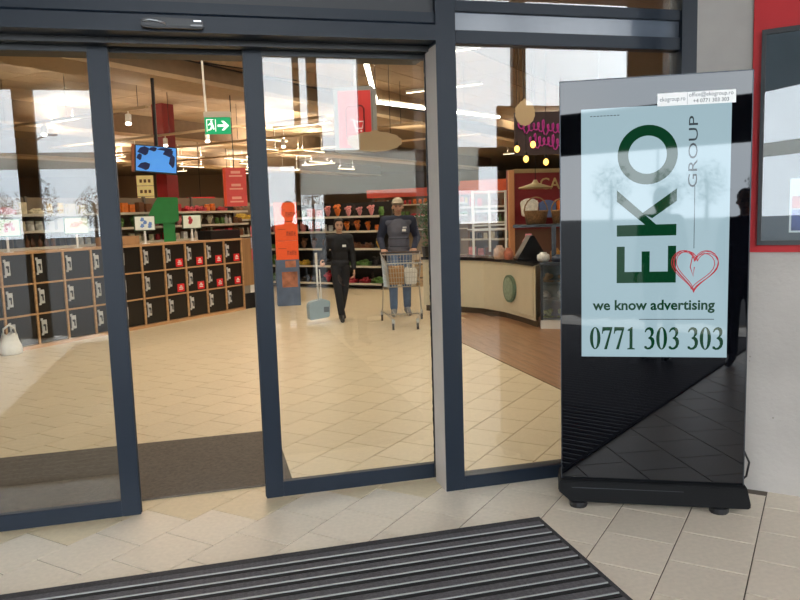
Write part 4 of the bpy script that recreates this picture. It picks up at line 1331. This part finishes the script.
def person(label, loc, rz, H, J, top, legs, shoe, hair, voxel=.009, sleeves=1.0, girth=1.0, cap=None, longhair=False, collar=None, curl=(.5, .5), extra=None):
    r = thing('person', label, 'person', loc, rz)
    k = H / 1.72
    P = {n_: Vector(p) * k for n_, p in J.items()}
    g = k * girth
    hc = P['head']
    body = MB()
    body.ell(hc + V3(0, .012, .025) * k, V3(.074, .092, .092) * k)
    body.ell(hc + V3(0, -.022, -.045) * k, V3(.056, .066, .066) * k)
    body.caps(hc + V3(0, -.095, -.005) * k, .009 * k, hc + V3(0, -.104, -.028) * k, .013 * k, 8)          # nose
    for s_ in (-1, 1):
        body.ell(hc + V3(s_ * .076, .012, -.01) * k, V3(.012, .018, .030) * k, 8, 6)                        # ears
        body.ell(hc + V3(s_ * .036, -.062, -.028) * k, V3(.022, .02, .02) * k, 8, 6)                      # cheeks
    body.caps(P['neck'] - V3(0, 0, .03) * k, .052 * k, hc + V3(0, .01, -.06) * k, .047 * k)
    body.ell(P['chest'], V3(.150 * g, .095 * g, .17 * k))
    body.ell(P['pelvis'] + V3(0, 0, .14 * k), V3(.120 * g, .085 * g, .14 * k))
    body.ell(P['pelvis'], V3(.145 * g, .10 * g, .11 * k))
    shirt, trs, sh = MB(), MB(), MB()
    d_ = .014 * k
    shirt.ell(P['chest'], V3(.165 * g, .112 * g, .185 * k))
    shirt.ell(P['pelvis'] + V3(0, 0, .15 * k), V3(.140 * g, .105 * g, .15 * k))
    shirt.ell(P['pelvis'] + V3(0, 0, .03 * k), V3(.160 * g, .116 * g, .085 * k))
    shirt.caps(P['sr'], .072 * g, P['sl'], .072 * g)
    shirt.caps(P['chest'] + V3(0, 0, .08 * k), .09 * g, P['neck'] - V3(0, 0, .02) * k, .062 * k)
    trs.ell(P['pelvis'], V3(.155 * g, .112 * g, .10 * k))
    for q, s_ in (('r', -1), ('l', 1)):
        sd, el, wr_2 = P['s' + q], P['e' + q], P['w' + q]
        body.caps(sd, .055 * g, el, .042 * k)
        body.caps(el, .041 * k, wr_2, .027 * k)
        fd = (wr_2 - el).normalized()
        gr = J.get('palm' + q)
        pn = Vector(gr) if gr else V3(-s_, 0, 0)
        th = Vector(J.get('thumb' + q, (0, -1, 0)))
        hand(body, wr_2, Vector(J.get('hdir' + q, fd)), th, pn, curl[0 if q == 'r' else 1], k)
        shirt.caps(sd, .070 * g, el, .056 * k)
        if sleeves > .5:
            shirt.caps(el, .055 * k, el + (wr_2 - el) * .95, .040 * k)
        hp, kn, an, toe = P['h' + q], P['k' + q], P['a' + q], P['t' + q]
        body.caps(hp, .082 * g, kn, .055 * k); body.caps(kn, .054 * k, an, .036 * k); body.caps(an, .036 * k, toe, .026 * k)
        trs.caps(hp, .096 * g, kn, .070 * k); trs.caps(kn, .069 * k, an + V3(0, 0, .035 * k), .056 * k)
        heel = an + V3(0, .045, -.035) * k
        fw_ = (toe - an); fw_.z = 0; fw_.normalize()
        heel = an - fw_ * .05 * k; heel.z = min(an.z, toe.z + .03 * k)
        sh.caps(an + V3(0, 0, .02 * k), .046 * k, heel, .044 * k)
        sh.caps(heel, .042 * k, toe, .036 * k)
        sh.caps(an, .044 * k, toe, .034 * k)
    link('body', remesh(body, voxel * .85, M_SKIN, 'body'), r)
    link('top', remesh(shirt, voxel, top, 'top'), r)
    link('trousers', remesh(trs, voxel, legs, 'trousers'), r)
    link('shoes', remesh(sh, voxel, shoe, 'shoes'), r)
    hb_ = MB()
    hb_.ell(hc + V3(0, .032, .045) * k, V3(.083, .088, .088) * k)
    hb_.ell(hc + V3(0, .055, .0) * k, V3(.078, .062, .095) * k)
    if longhair:
        for s_ in (-1, 1):
            hb_.caps(hc + V3(s_ * .055, -.03, .085) * k, .018 * k, hc + V3(s_ * .080, .03, -.06) * k, .018 * k)
        hb_.ell(hc + V3(0, .10, -.02) * k, V3(.05, .05, .05) * k)
        hb_.ell(hc + V3(0, .0, .092) * k, V3(.070, .078, .036) * k)
    link('hair', remesh(hb_, voxel, hair, 'hair'), r)
    f_ = MB()
    for s_ in (-1, 1):
        f_.ell(hc + V3(s_ * .030, -.078, .0) * k, V3(.013, .008, .008) * k, 10, 6)
    f_.build('eyes', mat('eye_dark', '#2a201c', .3), r, smooth=True)
    f_ = MB()
    for s_ in (-1, 1):
        f_.caps(hc + V3(s_ * .014, -.086, .022) * k, .0045 * k, hc + V3(s_ * .05, -.076, .022) * k, .004 * k, 6)
    f_.build('eyebrows', hair, r)
    MB().caps(hc + V3(-.02, -.086, -.06) * k, .0065 * k, hc + V3(.02, -.086, -.06) * k, .0065 * k, 8).build('mouth', mat('lips', '#a05a50', .5), r, smooth=True)
    if cap:
        cm = MB()
        cm.ell(hc + V3(0, .012, .060) * k, V3(.088, .106, .075) * k)
        cm.prism([(-.075 * k, hc.y - .07 * k), (-.06 * k, hc.y - .15 * k), (0, hc.y - .17 * k), (.06 * k, hc.y - .15 * k), (.075 * k, hc.y - .07 * k)], hc.z + .045 * k, hc.z + .06 * k, 'z')
        link('cap', remesh(cm, voxel * .8, cap, 'cap'), r)
    if collar:
        cl_ = MB().tube([P['neck'] + V3(.062 * math.cos(t * .6), .062 * math.sin(t * .6) + .0, -.03 + .02 * math.sin(t * .6)) * k for t in range(11)], .014 * k, 7, True)
        cl_.build('collar', collar, r, smooth=True)
    return r, P, k

BASE = dict(pelvis=(0, 0, .95), chest=(0, 0, 1.27), neck=(0, .01, 1.46), head=(0, -.012, 1.60),
            sr=(-.165, 0, 1.39), sl=(.165, 0, 1.39), er=(-.215, .03, 1.12), el=(.215, .03, 1.12), wr=(-.22, -.06, .88), wl=(.22, -.06, .88),
            hr=(-.088, 0, .90), hl=(.088, 0, .90), kr=(-.092, -.01, .50), kl=(.092, -.01, .50), ar=(-.095, .02, .09), al=(.095, .02, .09),
            tr=(-.115, -.15, .036), tl=(.115, -.15, .036))
M_BLK = mat('black_cloth', '#16161b', .8, var=.2, scale=6)
M_SHOE = mat('black_shoe', '#111113', .4)
M_HAIRD = mat('dark_hair', '#1d1613', .6)
M_JEAN = mat('blue_denim', '#5d7396', .8, var=.18, scale=10)

# woman walking towards the door with a lobby dustpan
Jw = dict(BASE, er=(-.26, .05, 1.13), wr=(-.335, -.10, 1.00), palmr=(1, 0, 0), hdirr=(-.1, -.9, -.35), thumbr=(0, .2, 1),
          el=(.215, .05, 1.12), wl=(.225, -.02, .86), kr=(-.065, -.12, .52), ar=(-.03, -.13, .10), tr=(-.035, -.30, .036),
          kl=(.055, .02, .50), al=(.03, .24, .16), tl=(.045, .10, .045), hr=(-.075, 0, .90), hl=(.075, 0, .90))
ww, PW_, kw = person('woman in black work clothes with a name badge walking with a grey dustpan', (1.97, 11.05, 0), math.radians(-3), 1.56, Jw, M_BLK, M_BLK, M_SHOE, M_HAIRD, .0085, longhair=True, collar=M_BLK, curl=(1.25, .45))
MB().box(.03, -.116, 1.13, .085, -.108, 1.165).build('name_badge', M_WHITE, ww)
dpn = thing('lobby_dustpan', 'grey blue lidded lobby dustpan with a long white handle in the hand of the woman', 'dustpan', (1.60, 10.95, .06), math.radians(8))
M_PAN = mat('pan_blue_grey', '#8fa3ab', .45, var=.06)
MB().prism([(-.16, .0), (.14, .03), (.16, .27), (.05, .31), (-.13, .27), (-.17, .22)], -.09, .10).build('pan', M_PAN, dpn, bevel=.012)
MB().box(.05, -.097, .11, .13, -.09, .19).build('label_patch', mat('pan_label', '#5a636b', .5), dpn)
MB().tube([(0, 0, .29), (-.01, .0, .62), (-.006, .015, .98)], .014, 8).build('handle', M_WHITE, dpn, smooth=True)
MB().tube([(.045, 0, .29), (.035, 0, .75)], .009, 8).build('lift_rod', M_WHITE, dpn)
MB().tube([(-.008, .012, .82), (-.006, .016, 1.0)], .02, 8).build('grip', mat('grip_cream', '#d9cbb4', .5), dpn)

# man pushing the trolley
M_VEST = mat('grey_vest', '#5a5b68', .8, var=.15, scale=5)
M_NAVY = mat('navy_sleeve', '#20263a', .8, var=.15, scale=5)
Jm = dict(BASE, sr=(-.19, 0, 1.40), sl=(.19, 0, 1.40), er=(-.27, .03, 1.14), el=(.27, .03, 1.14), wr=(-.235, -.23, .985), wl=(.20, -.23, .985),
          hdirr=(0, -.95, .1), hdirl=(0, -.95, .1), palmr=(0, -.1, -1), palml=(0, -.1, -1), thumbr=(1, 0, 0), thumbl=(-1, 0, 0),
          kr=(-.10, -.05, .50), ar=(-.10, -.02, .09), tr=(-.12, -.18, .036), kl=(.10, .0, .50), al=(.105, .1, .10), tl=(.125, -.06, .036))
MANP, MANR = (2.93, 11.16, 0), math.radians(-12)
mm, PM, km = person('man in cap, grey vest and jeans pushing a shopping trolley', MANP, MANR, 1.84, Jm, M_NAVY, M_JEAN, mat('grey_shoe', '#8b8e94', .6), mat('brown_hair', '#4a372a', .7), .009, girth=1.06, cap=mat('beige_cap', '#b3a48e', .8), curl=(1.15, 1.15))
vb = MB()
vb.ell(PM['chest'] + V3(0, 0, .0), V3(.190, .138, .205))
vb.ell(PM['pelvis'] + V3(0, 0, .15), V3(.172, .134, .20))
vb.ell(PM['pelvis'] + V3(0, 0, .04), V3(.182, .138, .10))
vb.caps(PM['sr'] + V3(.02, 0, -.01), .084, PM['sl'] - V3(.02, 0, .01), .084)
link('vest', remesh(vb, .01, M_VEST, 'vest'), mm)
st = MB()
for z, x0, x1, rz_ in ((1.22, -.15, .15, .155), (1.10, -.14, .14, .150), (1.30, .04, .14, .148)):
    pts = []
    for i in range(11):
        x = x0 + (x1 - x0) * i / 10
        pts.append((x, -rz_ * math.sqrt(max(.05, 1 - (x / .21) ** 2)), z * 1.0))
    st.tube(pts, .007, 6)
st.build('vest_stripes', mat('vest_stripe', '#2c2e38', .7), mm)
MB().box(.05, -.158, 1.33, .11, -.146, 1.37).box(.06, -.158, 1.385, .12, -.146, 1.40).build('vest_logo', M_WHITE, mm)

# shopping trolley
ct = thing('shopping_trolley', 'chrome wire shopping trolley pushed by the man in the cap', 'trolley', (2.72, 10.22, 0), MANR)
M_CHR = mat('chrome_wire', '#b9b6ae', .3, metal=.9)
def quad_pts(a, b, c, d, i, n_):   # lerp between edge a-b and edge d-c
    t = i / n_
    return [Vector(a).lerp(Vector(d), t), Vector(b).lerp(Vector(c), t)]
# basket corners: front (towards -y) narrower
fb = [(-.20, -.50, .60), (.20, -.50, .60)]; ft = [(-.235, -.55, .93), (.235, -.55, .93)]
bb_ = [(-.26, .36, .52), (.26, .36, .52)]; bt = [(-.29, .40, 1.00), (.29, .40, 1.00)]
def grid_part(name, a, b, c, d, nx, nz):
    g_ = MB()
    for i in range(nx + 1):
        g_.tube([Vector(a).lerp(Vector(b), i / nx), Vector(d).lerp(Vector(c), i / nx)], .0032, 5)
    for i in range(nz + 1):
        g_.tube([Vector(a).lerp(Vector(d), i / nz), Vector(b).lerp(Vector(c), i / nz)], .0045 if i in (0, nz) else .0032, 5)
    return g_.build(name, M_CHR, ct)
grid_part('front_grid', fb[0], fb[1], ft[1], ft[0], 12, 5)
grid_part('back_flap', bb_[0], bb_[1], bt[1], bt[0], 12, 5)
grid_part('side_grid', fb[0], bb_[0], bt[0], ft[0], 18, 5)
grid_part('side_grid', fb[1], bb_[1], bt[1], ft[1], 18, 5)
grid_part('floor_grid', fb[0], fb[1], bb_[1], bb_[0], 12, 14)
MB().tube([ft[0], ft[1], bt[1], bt[0]], .009, 7, True).build('rim', M_CHR, ct)
MB().tube([(-.31, .44, 1.03), (.31, .44, 1.03)], .016, 10).build('handle', mat('handle_dark', '#4a3d3a', .5), ct)
for s_ in (-1, 1):
    MB().tube([(s_ * .29, .40, 1.0), (s_ * .30, .44, 1.03)], .01, 7).build('handle_bracket', M_CHR, ct)
    MB().tube([(s_ * .27, .37, .53), (s_ * .29, .42, .20), (s_ * .30, .44, .14)], .011, 7).build('rear_leg', M_CHR, ct)
    MB().tube([(s_ * .30, .44, .15), (s_ * .24, -.05, .17), (s_ * .18, -.48, .15)], .011, 7).build('chassis_bar', M_CHR, ct)
MB().tube([(-.22, -.1, .17), (.22, -.1, .17)], .009, 7).build('cross_bar', M_CHR, ct)
g = MB()
for i in range(7):
    x = -.17 + i * .057
    g.tube([(x, -.40, .165), (x * 1.3, .30, .175)], .005, 5)
g.build('lower_rack', M_CHR, ct)
for x, y in ((-.17, -.50), (.17, -.50), (-.30, .46), (.30, .46)):
    c_ = MB().box(x - .02, y - .025, .085, x + .02, y + .025, .155).build('caster_fork', M_CHR, ct)
    MB().tube([(x - .014, y + .01, .055), (x + .014, y + .01, .055)], .055, 16).build('wheel', M_SHOE, c_)
def cart_pt(x, y, z): return Matrix.Rotation(MANR, 3, 'Z') @ Vector((x, y, z)) + Vector((2.72, 10.22, 0))
bx = thing('cardboard_carton', 'brown cardboard carton inside the shopping trolley', 'box', cart_pt(-.09, -.24, .625), MANR)
MB().box(-.11, -.16, 0, .10, .16, .24).build('carton', mat('cardboard', '#a9825a', .8), bx)
MB().box(-.11, -.16, .24, -.04, .16, .246).box(.03, -.16, .24, .10, .16, .246).build('flap', mat('cardboard_dark', '#8f6c48', .8), bx)
sb = thing('shopping_bag', 'white paper shopping bag inside the trolley', 'bag', cart_pt(.10, -.36, .625), MANR)
MB().prism([(-.075, 0), (.075, 0), (.09, .2), (.05, .235), (.0, .21), (-.05, .24), (-.09, .2)], -.05, .08).build('bag_body', mat('bag_white', '#e6e3da', .4), sb, bevel=.008)
MB().tube([(-.04, .015, .21), (-.03, .015, .29), (.03, .015, .29), (.04, .015, .21)], .006, 6).build('handle', mat('bag_white', '#e6e3da', .4), sb)

# people beside the photographer, seen mirrored in the glass and on the totem
M_DJK = mat('dark_jacket', '#23262e', .8, var=.1)
M_DTR = mat('dark_trousers', '#24262c', .8)
person('person in dark jacket standing behind the camera, mirrored in the screen at left', (.97, -.55, .0146), math.radians(185), 1.77, BASE, M_DJK, M_DTR, M_SHOE, M_HAIRD, .02)
person('person in dark jacket standing behind the camera, mirrored in the screen at right', (1.75, -.65, 0), math.radians(170), 1.74, BASE, mat('navy_jacket', '#20283c', .8), M_DTR, M_SHOE, M_HAIRD, .02)

# ---------------------------------------------------------------- outside, seen mirrored
struct(MB().box(-70, -90, -.25, 70, -3.3, -.06).build('ground', mat('asphalt', '#2a2b2c', .9, var=.12, scale=2)), 'grey asphalt car park outside')
def tree(x, y, h, label):
    r = thing('tree', label, 'tree', (x, y, -.06), 0, 'trees across the car park')
    MB().tube([(0, 0, 0), (.05, 0, h * .4), (0, .05, h * .7)], .14, 8, r2=.05).build('trunk', wood('bark', '#3c2f26', '#55453a', 2), r)
    o = leaf_cloud(800, (0, 0, h * .62), (h * .27, h * .27, h * .32), x, .10).build('crown', mat('crown_green', '#3a4a38', .7, var=.3, scale=2), r)
    o['kind'] = 'stuff'
for i, (x, y, h) in enumerate(((-10.5, -32, 5.0), (-8.4, -34, 4.4), (-6.6, -33, 4.8), (-4.6, -35, 4.3), (-2.5, -34, 4.4), (1.5, -36, 4.6), (5, -35, 5))):
    tree(x * 1.5, y - 9, h, 'bare grey green tree outside, number %s from the street lamp side' % ('one two three four five six seven'.split()[i]))
lp = thing('street_lamp', 'tall grey street lamp in the car park outside', 'street lamp', (-5.6, -20, -.06))
MB().tube([(0, 0, 0), (0, 0, 4.55)], .06, 8, r2=.035).build('pole', M_STEEL, lp)
MB().tube([(0, 0, 4.5), (.5, 0, 4.75)], .03, 6).build('arm', M_STEEL, lp)
MB().box(.4, -.08, 4.72, .85, .08, 4.79).build('head', M_STEEL, lp)
